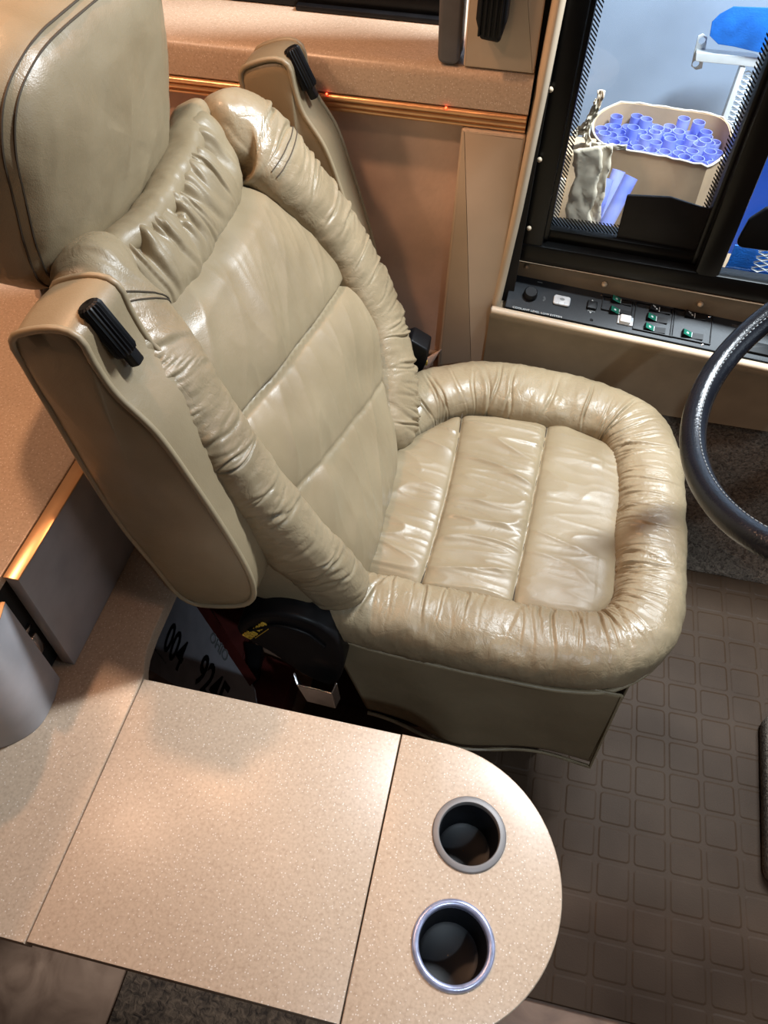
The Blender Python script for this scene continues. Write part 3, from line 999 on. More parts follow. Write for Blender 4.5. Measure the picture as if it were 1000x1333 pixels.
# ================================================================== COUNTERS AND TABLE
ZT = 0.63
TH = 0.028
g = 0.0008
sc = slab('side_counter', round_poly([(-1.5, 0.061), (-0.407 - g, 0.061), (-0.407 - g, 0.386), (-0.409, 0.396), (-0.414, 0.408), (-0.4185, 0.425), (-0.4215, 0.46), (-0.424, 1.25), (-0.60, 1.26), (-1.5, 1.26)], 0), [], ZT - TH, ZT, COUNTER, None, 0.0022)
tag(sc, 'speckled tan counter beside the seat, in front of the grey cabinet doors', 'counter')
# little rounded corner fillet joins the counter to the tabletop's back edge
ft = slab('sliding_tabletop', [(-0.407 + g, 0.063), (-0.048 - g, 0.063), (-0.048 - g, 0.387), (-0.407 + g, 0.387)], [], ZT - TH, ZT, COUNTER, None, 0.0022)
tag(ft, 'square speckled tan tabletop leaf between the counter and the rounded end leaf', 'tabletop')
ys0, ys1 = 0.063, 0.388
cxx = 0.010; ccy = (ys0 + ys1) / 2; rr = (ys1 - ys0) / 2
O = [(-0.048 + g, ys0)] + [(cxx + rr * math.cos(a), ccy + rr * math.sin(a)) for a in [-PI / 2 + k * PI / 40 for k in range(41)]] + [(-0.048 + g, ys1)]
cups = [(0.0565, 0.283, 0.0445, 0.0362), (0.0565, 0.1625, 0.0465, 0.0385)]
el = slab('rounded_end_leaf', O, [circle(x, y, ri + 0.002, 64) for x, y, ro, ri in cups], ZT - TH, ZT, COUNTER, None, 0.0025)
tag(el, 'half round speckled tabletop leaf holding the two cup holders', 'tabletop')
for k, (x, y, ro, ri) in enumerate(cups):
    t = empty('cup_holder', (x, y, ZT - 0.075), ['cup holder with a flat satin grey ring, the one nearer the seat', 'cup holder with a shiny blue tinged chrome ring, the one farther from the seat'][k], 'cup holder', 'cup holders in the end leaf')
    f = lambda a, b, d, x=x, y=y: Vector((x + a, y + b, ZT + d))
    bm = bmesh.new()
    if k == 0: prof = [(ro, 0.0), (ro, 0.0016), (ro - 0.0015, 0.003), (ri + 0.001, 0.0032), (ri, 0.002), (ri, -0.006)]
    else: prof = [(ro, 0.0), (ro, 0.002), (ro - 0.0015, 0.004), (ro - 0.004, 0.0045), (ri + 0.001, 0.0038), (ri, 0.002), (ri, -0.008)]
    lathe_bm(bm, prof, f, 64)
    finish('ring', bm, ALU if k == 0 else BLUECHROME, t, True, 50)
    bm = bmesh.new()
    V = lathe_bm(bm, [(ri + 0.0003, -0.004), (ri - 0.001, -0.02), (ri - 0.003, -0.072), (ri - 0.008, -0.075), (0.001, -0.075)], f, 48)
    finish('cup_well', bm, plain('black_cup_liner', (0.003, 0.004, 0.007), 0.5, var=0.5, scale=40), t, True, 50)
# table support: cabinet below, inset from the edges
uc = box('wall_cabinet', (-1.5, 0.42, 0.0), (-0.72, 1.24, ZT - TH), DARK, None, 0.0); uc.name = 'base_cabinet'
tag(uc, 'dark base cabinet under the side counter', 'cabinet')

# upper rear counter
zu = 0.8455
uc = slab('rear_counter', round_poly([(-1.5, 0.10), (-0.527, 0.10), (-0.527, 1.262), (-1.5, 1.262)], 0.004), [], zu - 0.014, zu, COUNTER, None, 0.002)
tag(uc, 'raised speckled counter at the left edge behind the headrest, above the grey cabinet', 'counter')
# grey cabinet with two fronts
GC = empty('grey_cabinet', (-0.60, 0.45, ZT), 'grey laminate cabinet standing on the side counter under the raised counter', 'cabinet')
zc0, zc1 = ZT + 0.001, zu - 0.0155
box('carcass', (-1.4, 0.27, zc0), (-0.535, 1.2, zc1), DARK, GC, 0.0)
d1 = box('door', (-0.524, 0.385, zc0), (-0.506, 0.80, 0.844), GREYPANEL, GC, 0.0008)
dd = box('lit_top_edge', (-0.5245, 0.3845, 0.844), (-0.5055, 0.8005, 0.8462), COPPER, d1, 0.0002)  # orange lamplight on the door's top face, put in as copper colour
# curved front
arc = []
for a, b in ((-0.516, 0.362), (-0.509, 0.33), (-0.512, 0.29), (-0.545, 0.256), (-0.60, 0.235), (-0.68, 0.225), (-0.8, 0.222)): arc.append(Vector((a, b, 0)))
arc = catmull(arc, 40)
outer = [(p.x, p.y) for p in arc]
inner = []
for i, p in enumerate(arc):
    t = (arc[min(i + 1, 39)] - arc[max(i - 1, 0)]).normalized(); nrm = Vector((t.y, -t.x, 0))
    if nrm.dot(Vector((-0.7, 0.5, 0)) - p) < 0: nrm = -nrm
    q = p + nrm * 0.017; inner.append((q.x, q.y))
ol = outer + inner[::-1]
d2 = prism('curved_door', ol, lambda a, b, d: Vector((a, b, d)), zc0, 0.8285, GREYPANEL, GC)
prism('lit_top_edge', ol, lambda a, b, d: Vector((a, b, d)), 0.8285, 0.8300, COPPER, d2)  # same warm light on the curved top, given by the copper material
bm = bmesh.new(); box_bm(bm, (-0.545, 0.366, zc0 + 0.05), (-0.527, 0.382, zc0 + 0.09), 0.003)
box_bm(bm, (-0.54, 0.360, zc0 + 0.10), (-0.53, 0.384, zc0 + 0.106), 0.001)
finish('hinge', bm, CHROME, GC, True, 40)
# ================================================================== DRIVER SEAT
SEAT = empty('driver_seat', (0.02, 0.87, 0.0), 'tan leather captain driver seat with gathered padding and both armrests folded up', 'seat')
seatc = 0.87


def folds(n, seed, L, amin, amax):
    r = random.Random(seed)
    return [(L * (i + r.uniform(-0.35, 0.35)) / n, r.uniform(0.0013, 0.0026), r.uniform(amin, amax), r.uniform(-0.75, 0.35), r.uniform(0, 1), r.uniform(0.75, 1.0)) for i in range(n)]


def gathers(n, seed, L, wmin, wmax, amin, amax):
    r = random.Random(seed); out = []
    for i in range(n):
        out.append((r.uniform(0, L), r.uniform(wmin, wmax), r.uniform(amin, amax), r.uniform(-0.35, 0.35), r.uniform(0, 1), r.uniform(0.35, 1.0)))
    return out


def roll(name, path, ra, rb, nrm, m, parent, ns=420, nt=44, G=None, pw=0.80, closed=False, ends=True, taper=None, seed=0, lump=0.004, inner_sign=1):
    """puffed roll: path points; nrm = up direction(s); ra lateral radius, rb along nrm; functions of 0..1"""
    P = catmull(path, ns, closed)
    L = 0; S_ = [0]
    for a, b in zip(P, P[1:]): L += (b - a).length; S_.append(L)
    bm = bmesh.new(); rows = []
    for i, p in enumerate(P):
        a = P[max(i - 2, 0)]; b = P[min(i + 2, ns - 1)]
        t = (b - a).normalized(); u = nrm(i / (ns - 1)) if callable(nrm) else nrm
        u = (u - t * u.dot(t)).normalized(); w_ = t.cross(u).normalized()
        f_ = i / (ns - 1)
        A = ra(f_) if callable(ra) else ra; B = rb(f_) if callable(rb) else rb
        e = 1.0
        if ends:
            d = min(S_[i], L - S_[i]) / (0.9 * A)
            if d < 1: e = math.sqrt(max(0.0004, 1 - (1 - d) ** 2))
        row = []
        for k in range(nt):
            th = 2 * PI * k / nt
            c, s = math.cos(th), math.sin(th)
            cx_ = math.copysign(abs(c) ** pw, c); sx_ = math.copysign(abs(s) ** pw, s)
            disp = 0.0
            if G:
                for (s0, wd, am, sk, ph, ext) in G:
                    ds = S_[i] - s0 - sk * 0.05 * c - 0.004 * math.sin(3 * th + ph * 6)
                    if abs(ds) < 4 * wd:
                        # strongest near the inner seam, fading over the crest
                        we = 0.5 + 0.5 * (c * inner_sign)
                        ci = c * inner_sign
                        fa = 1.0 if ci < 0.7 else max(0.2, 1 - (ci - 0.7) * 3.2)
                        we = fa * max(0.0, (we - (1 - ext)) / ext) if s > -0.4 else 0.15
                        disp -= am * math.exp(-(ds / wd) ** 2) * we
                        disp += 0.45 * am * math.exp(-((ds - 2.2 * wd) / (1.5 * wd)) ** 2) * we
            q = p + w_ * (A * e * cx_) + u * (B * e * sx_)
            n_ = (w_ * cx_ + u * sx_).normalized()
            disp += lump * fbm(q + Vector((seed, 0, 0)), 11, 2) + 0.0016 * fbm(q + Vector((seed, 3, 0)), 45, 3)
            row.append(q + n_ * disp * (e if e < 1 else 1))
        rows.append(row)
    grid_bm(bm, rows, False, True, True)
    o = finish(name, bm, m, parent)
    ROLLS[o.name] = (rows, None)
    return o


ROLLS = {}
UP = Vector((0, 0, 1))
# --- cushion
CU = box('seat_cushion', (-0.22, 0.60, 0.42), (0.28, 1.14, 0.545), LEATHER_SMOOTH, SEAT, 0.03, 4)
path = [(-0.275, 0.66, 0.545), (-0.235, 0.622, 0.55), (-0.16, 0.606, 0.553), (-0.05, 0.602, 0.553), (0.08, 0.600, 0.553), (0.18, 0.605, 0.553), (0.243, 0.628, 0.553),
        (0.282, 0.69, 0.552), (0.287, 0.80, 0.552), (0.286, 0.93, 0.552), (0.275, 1.03, 0.551), (0.235, 1.10, 0.552), (0.15, 1.125, 0.553), (0.04, 1.135, 0.553), (-0.06, 1.128, 0.552), (-0.14, 1.085, 0.548), (-0.20, 1.01, 0.54), (-0.26, 0.96, 0.53)]
G = folds(24, 45, 2.1, 0.003, 0.008) + gathers(34, 3, 2.25, 0.0012, 0.0035, 0.002, 0.006) + gathers(70, 5, 1.1, 0.0010, 0.0022, 0.001, 0.003) + [(g_[0] + 0.45,) + g_[1:] for g_ in gathers(70, 6, 0.6, 0.0010, 0.0022, 0.0015, 0.004)]


def ra_c(t): return 0.0575 + 0.012 * math.exp(-((t - 0.72) / 0.16) ** 2)


roll('cushion_bolster', path, ra_c, 0.052, UP, LEATHER, CU, 1400, 48, G, 0.84, seed=1, inner_sign=-1)
# --- centre panel (height field over polygon)
out = round_poly([(-0.215, 0.665), (-0.08, 0.640), (0.196, 0.642), (0.236, 0.70), (0.257, 1.03), (0.13, 1.075), (-0.07, 1.062), (-0.215, 0.90)], 0.05, 6)
outv = [Vector((a, b, 0)) for a, b in out]


def poly_dist(x, y, poly):
    d = 1e9
    n = len(poly)
    for i in range(n):
        a = poly[i]; b = poly[(i + 1) % n]
        ax, ay = b.x - a.x, b.y - a.y
        L2 = ax * ax + ay * ay
        if L2 < 1e-12: continue
        t = max(0, min(1, ((x - a.x) * ax + (y - a.y) * ay) / L2))
        dx, dy = x - a.x - ax * t, y - a.y - ay * t
        d = min(d, dx * dx + dy * dy)
    return math.sqrt(d)


def wr(p, along, across, sc, seed):
    """ridged wrinkles stretched along a direction"""
    a = p.dot(along) * 0.22; b = p.dot(across)
    n_ = noise.noise(Vector((a * sc, b * sc, seed)))
    n2 = noise.noise(Vector((a * sc * 2.1, b * sc * 2.1, seed + 7)))
    r = (1 - abs(n_) * 2.2); r = max(0, r) ** 3
    r2 = (1 - abs(n2) * 2.2); r2 = max(0, r2) ** 3
    return r + 0.4 * r2


bm = bmesh.new()
NX, NY = 200, 190
V = {}
for i in range(NX + 1):
    for j in range(NY + 1):
        x = -0.225 + i * 0.49 / NX; y = 0.63 + j * 0.455 / NY
        if not inside(x, y, outv): continue
        d = poly_dist(x, y, outv)
        edge = 1 - math.exp(-d / 0.018)
        s1 = -0.072 + 0.012 * math.sin((y - 0.64) * 6); s2 = 0.075 + 0.02 * (y - 0.64) / 0.4
        dd_ = min(abs(x - s1), abs(x - s2))
        seam = 1 - math.exp(-dd_ / 0.012)
        z = 0.548 + 0.020 * edge + 0.009 * seam - 0.004 * math.exp(-(dd_ / 0.0022) ** 2)
        p = Vector((x, y, 0))
        amp = 0.0052 if x < s2 else 0.0028
        if x > 0.20: amp *= 0.5
        z += amp * wr(p, Vector((0.995, -0.08, 0)).normalized(), Vector((0.08, 0.995, 0)).normalized(), 21, 2 if x < s1 else (9 if x < s2 else 15)) * edge * (0.35 + 0.65 * seam)
        z += 0.003 * fbm(p, 9, 2)
        V[(i, j)] = bm.verts.new((x, y, z))
for i in range(NX):
    for j in range(NY):
        k4 = [(i, j), (i + 1, j), (i + 1, j + 1), (i, j + 1)]
        if all(q in V for q in k4): bm.faces.new([V[q] for q in k4])
finish('centre_panel', bm, LEATHER_SMOOTH, CU)
for s in (0, 1):
    pts = []
    for k in range(24):
        y = 0.650 + k * (0.405 / 23)
        x = (-0.072 + 0.012 * math.sin((y - 0.64) * 6)) if s == 0 else (0.075 + 0.02 * (y - 0.64) / 0.4)
        pts.append((x, y, 0.5645 + 0.003 * fbm((x, y, 0), 9, 2)))
    tube('panel_seam', pts, 0.0009, THREAD, CU, 5)
# piping under the bolster
lowp = catmull([(-0.22, 0.585, 0.512), (-0.16, 0.566, 0.506), (-0.05, 0.560, 0.503), (0.08, 0.558, 0.502), (0.18, 0.562, 0.500), (0.258, 0.585, 0.498), (0.325, 0.66, 0.50), (0.336, 0.80, 0.5), (0.336, 0.95, 0.5), (0.318, 1.06, 0.5), (0.26, 1.15, 0.5), (0.15, 1.18, 0.5), (0.0, 1.19, 0.5)], 90)
tube('lower_piping', lowp, 0.004, PIPING, CU, 8)
# cushion boxing below the roll
bm = bmesh.new(); rows = []
for i, p in enumerate(lowp):
    c = Vector((0.03, 0.87, p.z)); inn = (c - p).normalized()
    rows.append([p + inn * 0.004 + Vector((0, 0, 0.03)), p + inn * 0.004, p + inn * 0.008 + Vector((0, 0, -0.02)), p + inn * 0.02 + Vector((0, 0, -0.05))])
grid_bm(bm, rows)
finish('lower_boxing', bm, LEATHER_SMOOTH, CU)
# --- skirt
def skirt(name, x0, x1, fy, ztop, zbot, seed, axis='x'):
    bm = bmesh.new(); rows = []
    n = 70
    for i in range(n + 1):
        t = i / n
        row = []
        for j in range(26):
            s = j / 25
            z = ztop(t) * (1 - s) + zbot(t) * s
            a = x0(s) * (1 - t) + x1(s) * t
            off = 0.010 * s * math.sin(t * 9 + seed) + 0.006 * fbm((t * 0.6, s * 0.2, seed), 4, 2) * (0.3 + s) + 0.004 * math.exp(-((s - 1) / 0.03) ** 2)
            b = fy(t, s) + off
            row.append(Vector((a, b, z)) if axis == 'x' else Vector((b, a, z)))
        rows.append(row)
    grid_bm(bm, rows)
    o = finish(name, bm, LEATHER_SMOOTH, SEAT)
    md = o.modifiers.new('s', 'SOLIDIFY'); md.thickness = 0.003
    return o


sk = skirt('skirt', lambda s: -0.205 + 0.065 * s, lambda s: 0.262 + 0.016 * s, lambda t, s: 0.572 + 0.004 * s, lambda t: 0.503, lambda t: 0.165 + 0.05 * t ** 2 + 0.045 * (1 - t) ** 3, 1.0)
pts = [(-0.14 + 0.417 * t, 0.5725 + 0.010 * math.sin(t * 9 + 1.0), 0.168 + 0.05 * t ** 2 + 0.045 * (1 - t) ** 3) for t in [k / 39 for k in range(40)]]
tube('hem', pts, 0.0035, PIPING, sk, 6)
pts = [(0.263 + 0.0145 * s, 0.5725 + 0.010 * s * math.sin(10.0), 0.50 * (1 - s) + 0.215 * s) for s in [k / 19 for k in range(20)]]
tube('hem', pts, 0.003, PIPING, sk, 6)
skirt('skirt', lambda s: 0.62, lambda s: 1.10, lambda t, s: 0.283 + 0.0 * s, lambda t: 0.50, lambda t: 0.22, 2.0, 'y')
skirt('skirt', lambda s: -0.10, lambda s: 0.262, lambda t, s: 1.165, lambda t: 0.50, lambda t: 0.22, 3.0)
box('pedestal', (-0.16, 0.66, 0.0), (0.22, 1.08, 0.44), BLACK, SEAT, 0.02, 3)

# --- backrest frame
bv = Vector((-0.27, 0, 0.52)).normalized(); bn = Vector((bv.z, 0, -bv.x)); B0 = Vector((-0.19, 0, 0.58))


def BP(u, v, w_):
    if v > 0.35: w_ -= 0.8 * (v - 0.35) ** 2
    p = B0 + bv * v + bn * w_; p.y = u
    return p


def bnv(v):
    return (BP(0, v, 0.01) - BP(0, v, 0)).normalized()


bm = bmesh.new(); rows = []
for i in range(40):
    t = i / 39; v = -0.07 + t * 0.64
    hw = 0.262 * (1 - 0.30 * max(0, (t - 0.7) / 0.3) ** 2)
    cu_ = 0.868 - 0.035 * max(0, t - 0.4)
    e = math.sqrt(max(0.05, 1 - max(0, (abs(t - 0.5) - 0.42) / 0.08) ** 2))
    row = []
    for k in range(40):
        th = 2 * PI * k / 40; c, s = math.cos(th), math.sin(th)
        row.append(BP(cu_ + hw * math.copysign(abs(c) ** 0.35, c), v, -0.068 + 0.062 * e * math.copysign(abs(s) ** 0.5, s)))
    rows.append(row)
grid_bm(bm, rows, False, True, True)
BK = finish('backrest', bm, LEATHER_SMOOTH, SEAT)
# centre panel of the back
bm = bmesh.new(); rows = []
NU, NV = 150, 200
for j in range(NV + 1):
    v = -0.045 + j * 0.555 / NV
    row = []
    for i in range(NU + 1):
        t = i / NU
        uu0 = 0.625; uu1 = min(1.065, 0.945 + (v - 0.03) * 0.95) - 0.42 * max(0, v - 0.30)
        u = uu0 + (uu1 - uu0) * t
        du = min(u - uu0, uu1 - u)
        cr1 = 0.33 - (u - 0.68) * 0.18; cr2 = 0.155 - (u - 0.80) * 0.30
        d1_ = abs(v - cr1); d2_ = abs(v - cr2)
        w_ = 0.004 + 0.018 * (1 - math.exp(-du / 0.03)) + 0.012 * (1 - math.exp(-d1_ / 0.022)) + 0.007 * (1 - math.exp(-d2_ / 0.025)) - 0.010 * math.exp(-(d1_ / 0.004) ** 2) - 0.002 * math.exp(-(d2_ / 0.004) ** 2)
        w_ += 0.010 * math.exp(-((v - 0.20) / 0.12) ** 2)
        w_ -= 0.02 * max(0, (0.02 - v) / 0.06) ** 2
        w_ -= 0.035 * max(0, (v - 0.455) / 0.055) ** 1.5
        p = Vector((u, v, 0))
        w_ += 0.0036 * wr(p, Vector((0.35, 0.93, 0)), Vector((0.93, -0.35, 0)), 7, 4.0) * (1 - math.exp(-du / 0.02))
        w_ += 0.0032 * wr(p, Vector((0.6, 0.8, 0)), Vector((0.8, -0.6, 0)), 10, 8.0)
        w_ += 0.0055 * fbm(p, 8, 2)
        row.append(BP(u, v, w_))
    rows.append(row)
grid_bm(bm, rows)
finish('back_panel', bm, LEATHER_SMOOTH, BK)
pts = [BP(u, 0.33 - (u - 0.68) * 0.18, 0.0125 + 0.0055 * fbm(Vector((u, 0.33 - (u - 0.68) * 0.18, 0)), 8, 2)) for u in [0.665 + k * 0.41 / 30 for k in range(31)]]
tube('panel_seam', pts, 0.0011, THREAD, BK, 5)
# side bolsters and shoulder lobes
wc = 0.020
Rp = [(0.90, -0.03), (0.925, -0.02), (0.968, 0.015), (1.030, 0.070), (1.088, 0.155), (1.103, 0.275), (1.085, 0.385), (1.066, 0.46), (1.058, 0.505), (1.036, 0.538), (1.005, 0.545)]
path = [BP(u, v, wc + 0.006 * min(1, max(0, v - 0.4) / 0.15) - 0.02 * max(0, (0.06 - v) / 0.09)) for u, v in Rp[1:]]
G = folds(15, 41, 0.72, 0.005, 0.011) + gathers(14, 11, 0.72, 0.0015, 0.004, 0.003, 0.007) + gathers(30, 12, 0.72, 0.002, 0.004, 0.0018, 0.0045)
rfun = lambda t: 0.058 + 0.004 * math.sin(t * PI) + 0.014 * max(0, (t - 0.7) / 0.3)
RB = roll('side_bolster', path, rfun, 0.046, lambda t: bnv(0.6 * t), LEATHER, BK, 760, 48, G, 0.80, seed=4, inner_sign=1)
Lp = [(0.605, -0.005), (0.596, 0.085), (0.586, 0.18), (0.585, 0.275), (0.588, 0.37), (0.600, 0.445), (0.614, 0.505), (0.636, 0.540), (0.664, 0.553), (0.690, 0.545)]
path = [BP(u, v, wc + 0.006 * min(1, max(0, v - 0.4) / 0.15) - 0.02 * max(0, (0.06 - v) / 0.09)) for u, v in Lp]
G = folds(6, 43, 0.70, 0.003, 0.008) + gathers(12, 21, 0.70, 0.0015, 0.004, 0.002, 0.005) + gathers(34, 22, 0.70, 0.002, 0.004, 0.001, 0.0035)
LB_ = roll('side_bolster', path, lambda t: 0.038 + 0.034 * t ** 2, 0.050, lambda t: bnv(0.6 * t), LEATHER, BK, 760, 48, G, 0.80, seed=6, inner_sign=-1)
# gathered neck roll between the lobes
path = [BP(u, v, w_) for u, v, w_ in ((0.65, 0.535, 0.006), (0.705, 0.528, 0.012), (0.765, 0.520, 0.014), (0.84, 0.522, 0.014), (0.92, 0.530, 0.014), (0.985, 0.545, 0.010), (1.03, 0.55, 0.004))]
G = gathers(16, 31, 0.32, 0.003, 0.007, 0.005, 0.011) + gathers(16, 35, 0.32, 0.002, 0.003, 0.003, 0.006)
roll('neck_gather', path, 0.052, 0.036, lambda t: bnv(0.55), LEATHER_SMOOTH, BK, 420, 48, G, 0.80, seed=9, inner_sign=-1, lump=0.010)
roll('neck_fold', [p + bv * 0.042 - bn * 0.006 for p in path], 0.020, 0.030, lambda t: bnv(0.55), LEATHER_SMOOTH, BK, 160, 30, None, 0.84, seed=10, lump=0.005)
# double stitching following the surface of the lobes
for (o_, fr_) in ((RB, 0.845), (RB, 0.858), (LB_, 0.875), (LB_, 0.889)):
    rows_, c_ = ROLLS[o_.name]
    i_ = int(fr_ * (len(rows_) - 1)); rw = rows_[i_]; cen_ = sum(rw, Vector()) / len(rw)
    ok_ = [(p - cen_).normalized().dot(bn) > 0.45 for p in rw]
    n_ = len(rw); st_ = next(k for k in range(n_) if ok_[k] and not ok_[k - 1]); pts = []
    for k in range(n_):
        if not ok_[(st_ + k) % n_]: break
        p = rw[(st_ + k) % n_]; pts.append(p + (p - cen_).normalized() * 0.0006)
    tube('stitching', pts, 0.0010, THREAD, o_, 5)

# --- headrest (soft superellipsoid with seam)
HC = Vector((-0.545, 0.790, 1.183))
HR = empty('tmp', (0, 0, 0), None, None); bpy.data.objects.remove(HR)
ht = math.radians(9)


def HPt(a, b, c):      # a forward, b lateral, c up
    return HC + Vector((a * math.cos(ht) + c * math.sin(ht), b, -a * math.sin(ht) + c * math.cos(ht)))


bm = bmesh.new(); rows = []
n1, n2 = 110, 72


def spw(x, p): return math.copysign(abs(x) ** p, x)


for i in range(n1 + 1):
    ph = -PI / 2 + PI * i / n1
    row = []
    for k in range(n2 * 2):
        th = 2 * PI * k / (n2 * 2)
        b = spw(math.cos(ph), 0.48) * spw(math.cos(th), 0.52) * 0.192
        c = spw(math.cos(ph), 0.48) * spw(math.sin(th), 0.52) * 0.138
        a = spw(math.sin(ph), 0.72) * 0.082
        q = HPt(a, b, c)
        k_ = 0.005 * fbm(q, 9, 3)
        k_ += 0.0025 * wr(Vector((b, c, 0)), Vector((0.4, 0.9, 0)), Vector((0.9, -0.4, 0)), 14, 3) * (1 if a > 0.02 else 0.3)
        rad = (q - HC).normalized()
        row.append(q + rad * k_)
    rows.append(row)
grid_bm(bm, rows, False, True)
bmesh.ops.remove_doubles(bm, verts=bm.verts[:], dist=0.0004)
hd = finish('headrest', bm, LEATHER_SMOOTH, SEAT)
for off in (0.047, 0.055):
    pts = []
    sc_ = 1.0
    ph = math.asin((off / 0.082) ** (1 / 0.72))
    for k in range(120):
        th = 2 * PI * k / 120
        b = spw(math.cos(ph), 0.48) * spw(math.cos(th), 0.52) * 0.192; c = spw(math.cos(ph), 0.48) * spw(math.sin(th), 0.52) * 0.138
        q = HPt(off, b, c); pts.append(q + (q - HC).normalized() * (0.005 * fbm(q, 9, 3) + 0.0018))
    tube('seam', pts, 0.0013, THREAD, hd, 5, True)
for y in (0.70, 0.83):
    tube('headrest_post', [HPt(-0.01, y - HC.y, -0.09), HPt(-0.012, y - HC.y, -0.19)], 0.006, CHROME, hd, 10)

# --- armrests, folded up along the back
AP = [(-0.474, 1.106), (-0.452, 1.121), (-0.418, 1.130), (-0.398, 1.122), (-0.392, 1.092), (-0.380, 1.055), (-0.348, 1.005), (-0.322, 0.93), (-0.298, 0.85), (-0.280, 0.775), (-0.276, 0.725), (-0.284, 0.692), (-0.305, 0.672), (-0.345, 0.656), (-0.375, 0.652),
      (-0.395, 0.672), (-0.412, 0.73), (-0.436, 0.81), (-0.452, 0.90), (-0.464, 1.0), (-0.472, 1.07)]


def armrest(y0, y1, dx, dz, label):
    prof = [(p.x + dx, p.y + dz) for p in catmull([Vector((a, b, 0)) for a, b in AP], 120, True)]
    bm = bmesh.new()
    n = len(prof); c = Vector((sum(p[0] for p in prof) / n, sum(p[1] for p in prof) / n))
    O = [Vector(p) for p in prof]
    nr = []
    for i in range(n):
        e = (O[(i + 1) % n] - O[i - 1]).normalized(); nr.append(Vector((e.y, -e.x)))
    ar = sum(O[i].x * O[(i + 1) % n].y - O[(i + 1) % n].x * O[i].y for i in range(n)); sg = 1 if ar > 0 else -1
    rows = []
    ns = 24
    for k in range(ns + 1):
        t = k / ns
        y = y0 + (y1 - y0) * t
        ins = -0.0035 * math.sin(PI * t)
        rows.append([Vector((*(O[i] - nr[i] * sg * ins), 0)) for i in range(n)])
        for i, p in enumerate(rows[-1]): rows[-1][i] = Vector((p.x, y, p.y))
    V = grid_bm(bm, rows, False, True)
    # puffed side faces: concentric rings
    for side, y, s in ((V[0], y0, -1), (V[-1], y1, 1)):
        prev = side
        for q in range(1, 12):
            r_ = 1 - q / 12
            ring_ = []
            for i in range(n):
                p = c + (O[i] - c) * r_
                bul = 0.012 * (1 - r_ ** 3) + 0.002 * fbm((p.x, y, p.y), 12, 2)
                ring_.append(bm.verts.new((p.x, y + s * bul, p.y)))
            for i in range(n): bm.faces.new((prev[i], prev[(i + 1) % n], ring_[(i + 1) % n], ring_[i]))
            prev = ring_
        bm.faces.new(prev)
    o = finish('armrest', bm, LEATHER_SMOOTH, SEAT, True, 75)
    for y in (y0, y1):
        tube('piping', [(p[0], y, p[1]) for p in prof], 0.0042, PIPING, o, 8, True)
    # height knob: ribbed barrel lying on the front face
    ym = (y0 + y1) / 2
    A_ = Vector((-0.409 + dx, ym - 0.010, 1.134 + dz)); B_ = Vector((-0.374 + dx, ym - 0.010, 1.064 + dz))
    ax = (B_ - A_).normalized(); side = Vector((0, 1, 0)); nn = side.cross(ax); nn = -nn if nn.x < 0 else nn
    off = nn * 0.008
    bm = bmesh.new(); rows = []
    Lk = (B_ - A_).length
    for (d, rs) in ((0, 0.72), (0.002, 0.9), (0.005, 1), (Lk * 0.72, 1), (Lk * 0.76, 0.9)):
        rows.append([A_ + off + ax * d + (side * math.cos(th) * 0.0125 + nn * math.sin(th) * 0.0125) * rs * (1 + (0.07 if kk % 2 else -0.05) * (1 if d > 0.001 else 0)) for kk, th in enumerate([2 * PI * kk / 40 for kk in range(40)])])
    grid_bm(bm, rows, False, True, True)
    kb = finish('height_knob', bm, BLACK, o, True, 30)
    bm = bmesh.new()
    box_bm(bm, (-0.005, -0.007, 0), (0.008, 0.007, Lk * 1.0), 0.003, 2, Matrix.Translation(A_ + off * 0.6 + side * 0.004) @ Matrix((nn, side, ax)).transposed().to_4x4())
    finish('knob_tail', bm, BLACK, kb, True, 40)
    return o


armrest(0.503, 0.588, 0.0, 0.0, '')
armrest(1.168, 1.240, 0.004, -0.02, '')
# lower pivots of the armrests
for y0, y1 in ((0.52, 0.575),):
    prism('armrest_pivot_cover', round_poly([(-0.36, 0.60), (-0.25, 0.575), (-0.20, 0.62), (-0.215, 0.70), (-0.30, 0.72)], 0.03), lambda a, b, d: Vector((a, d, b)), 0.565, 0.60, LEATHER_SMOOTH, BK, 0.01)

# --- black recliner cover at the near side
rc = prism('recliner_cover', [tuple(p)[:2] for p in catmull([Vector((a, b, 0)) for a, b in ((-0.338, 0.520), (-0.322, 0.568), (-0.275, 0.605), (-0.225, 0.607), (-0.185, 0.58), (-0.168, 0.53), (-0.170, 0.46), (-0.19, 0.40), (-0.24, 0.42), (-0.29, 0.475))], 50, True)],
           lambda a, b, d: Vector((a, d, b)), 0.535, 0.60, BLACK, SEAT, 0.008, 4)
bm = bmesh.new()
tube_bm(bm, catmull([(-0.315, 0.533, 0.545), (-0.27, 0.532, 0.578), (-0.225, 0.532, 0.575), (-0.195, 0.533, 0.54)], 30), 0.003, 8)
finish('raised_rib', bm, BLACK, rc)
LA = aty(326, 832, 0.5325); LB = aty(355, 812, 0.5325)
ax = (LB - LA); 
f = frame(LA, ax, Vector((ax.z * -1, 0, ax.x)))
fl_ = lambda a, b, d: f(a, b, -d) if f(0, 0, 1).y > LA.y else f(a, b, d)
text('brand_lettering', 'ISRI', 0.022, fl_, YELLOWINK, rc, True, depth=0.0012, sx=0.8)
fm_ = lambda a, b, d: fl_(a + 0.034, b + 0.002, d)
text('number_lettering', '1000', 0.017, fm_, YELLOWINK, rc, depth=0.0012)
prism('underline', [(0.012, -0.0035), (0.058, -0.0035), (0.058, -0.0025), (0.012, -0.0025)], fl_, 0, 0.0012, YELLOWINK, rc)
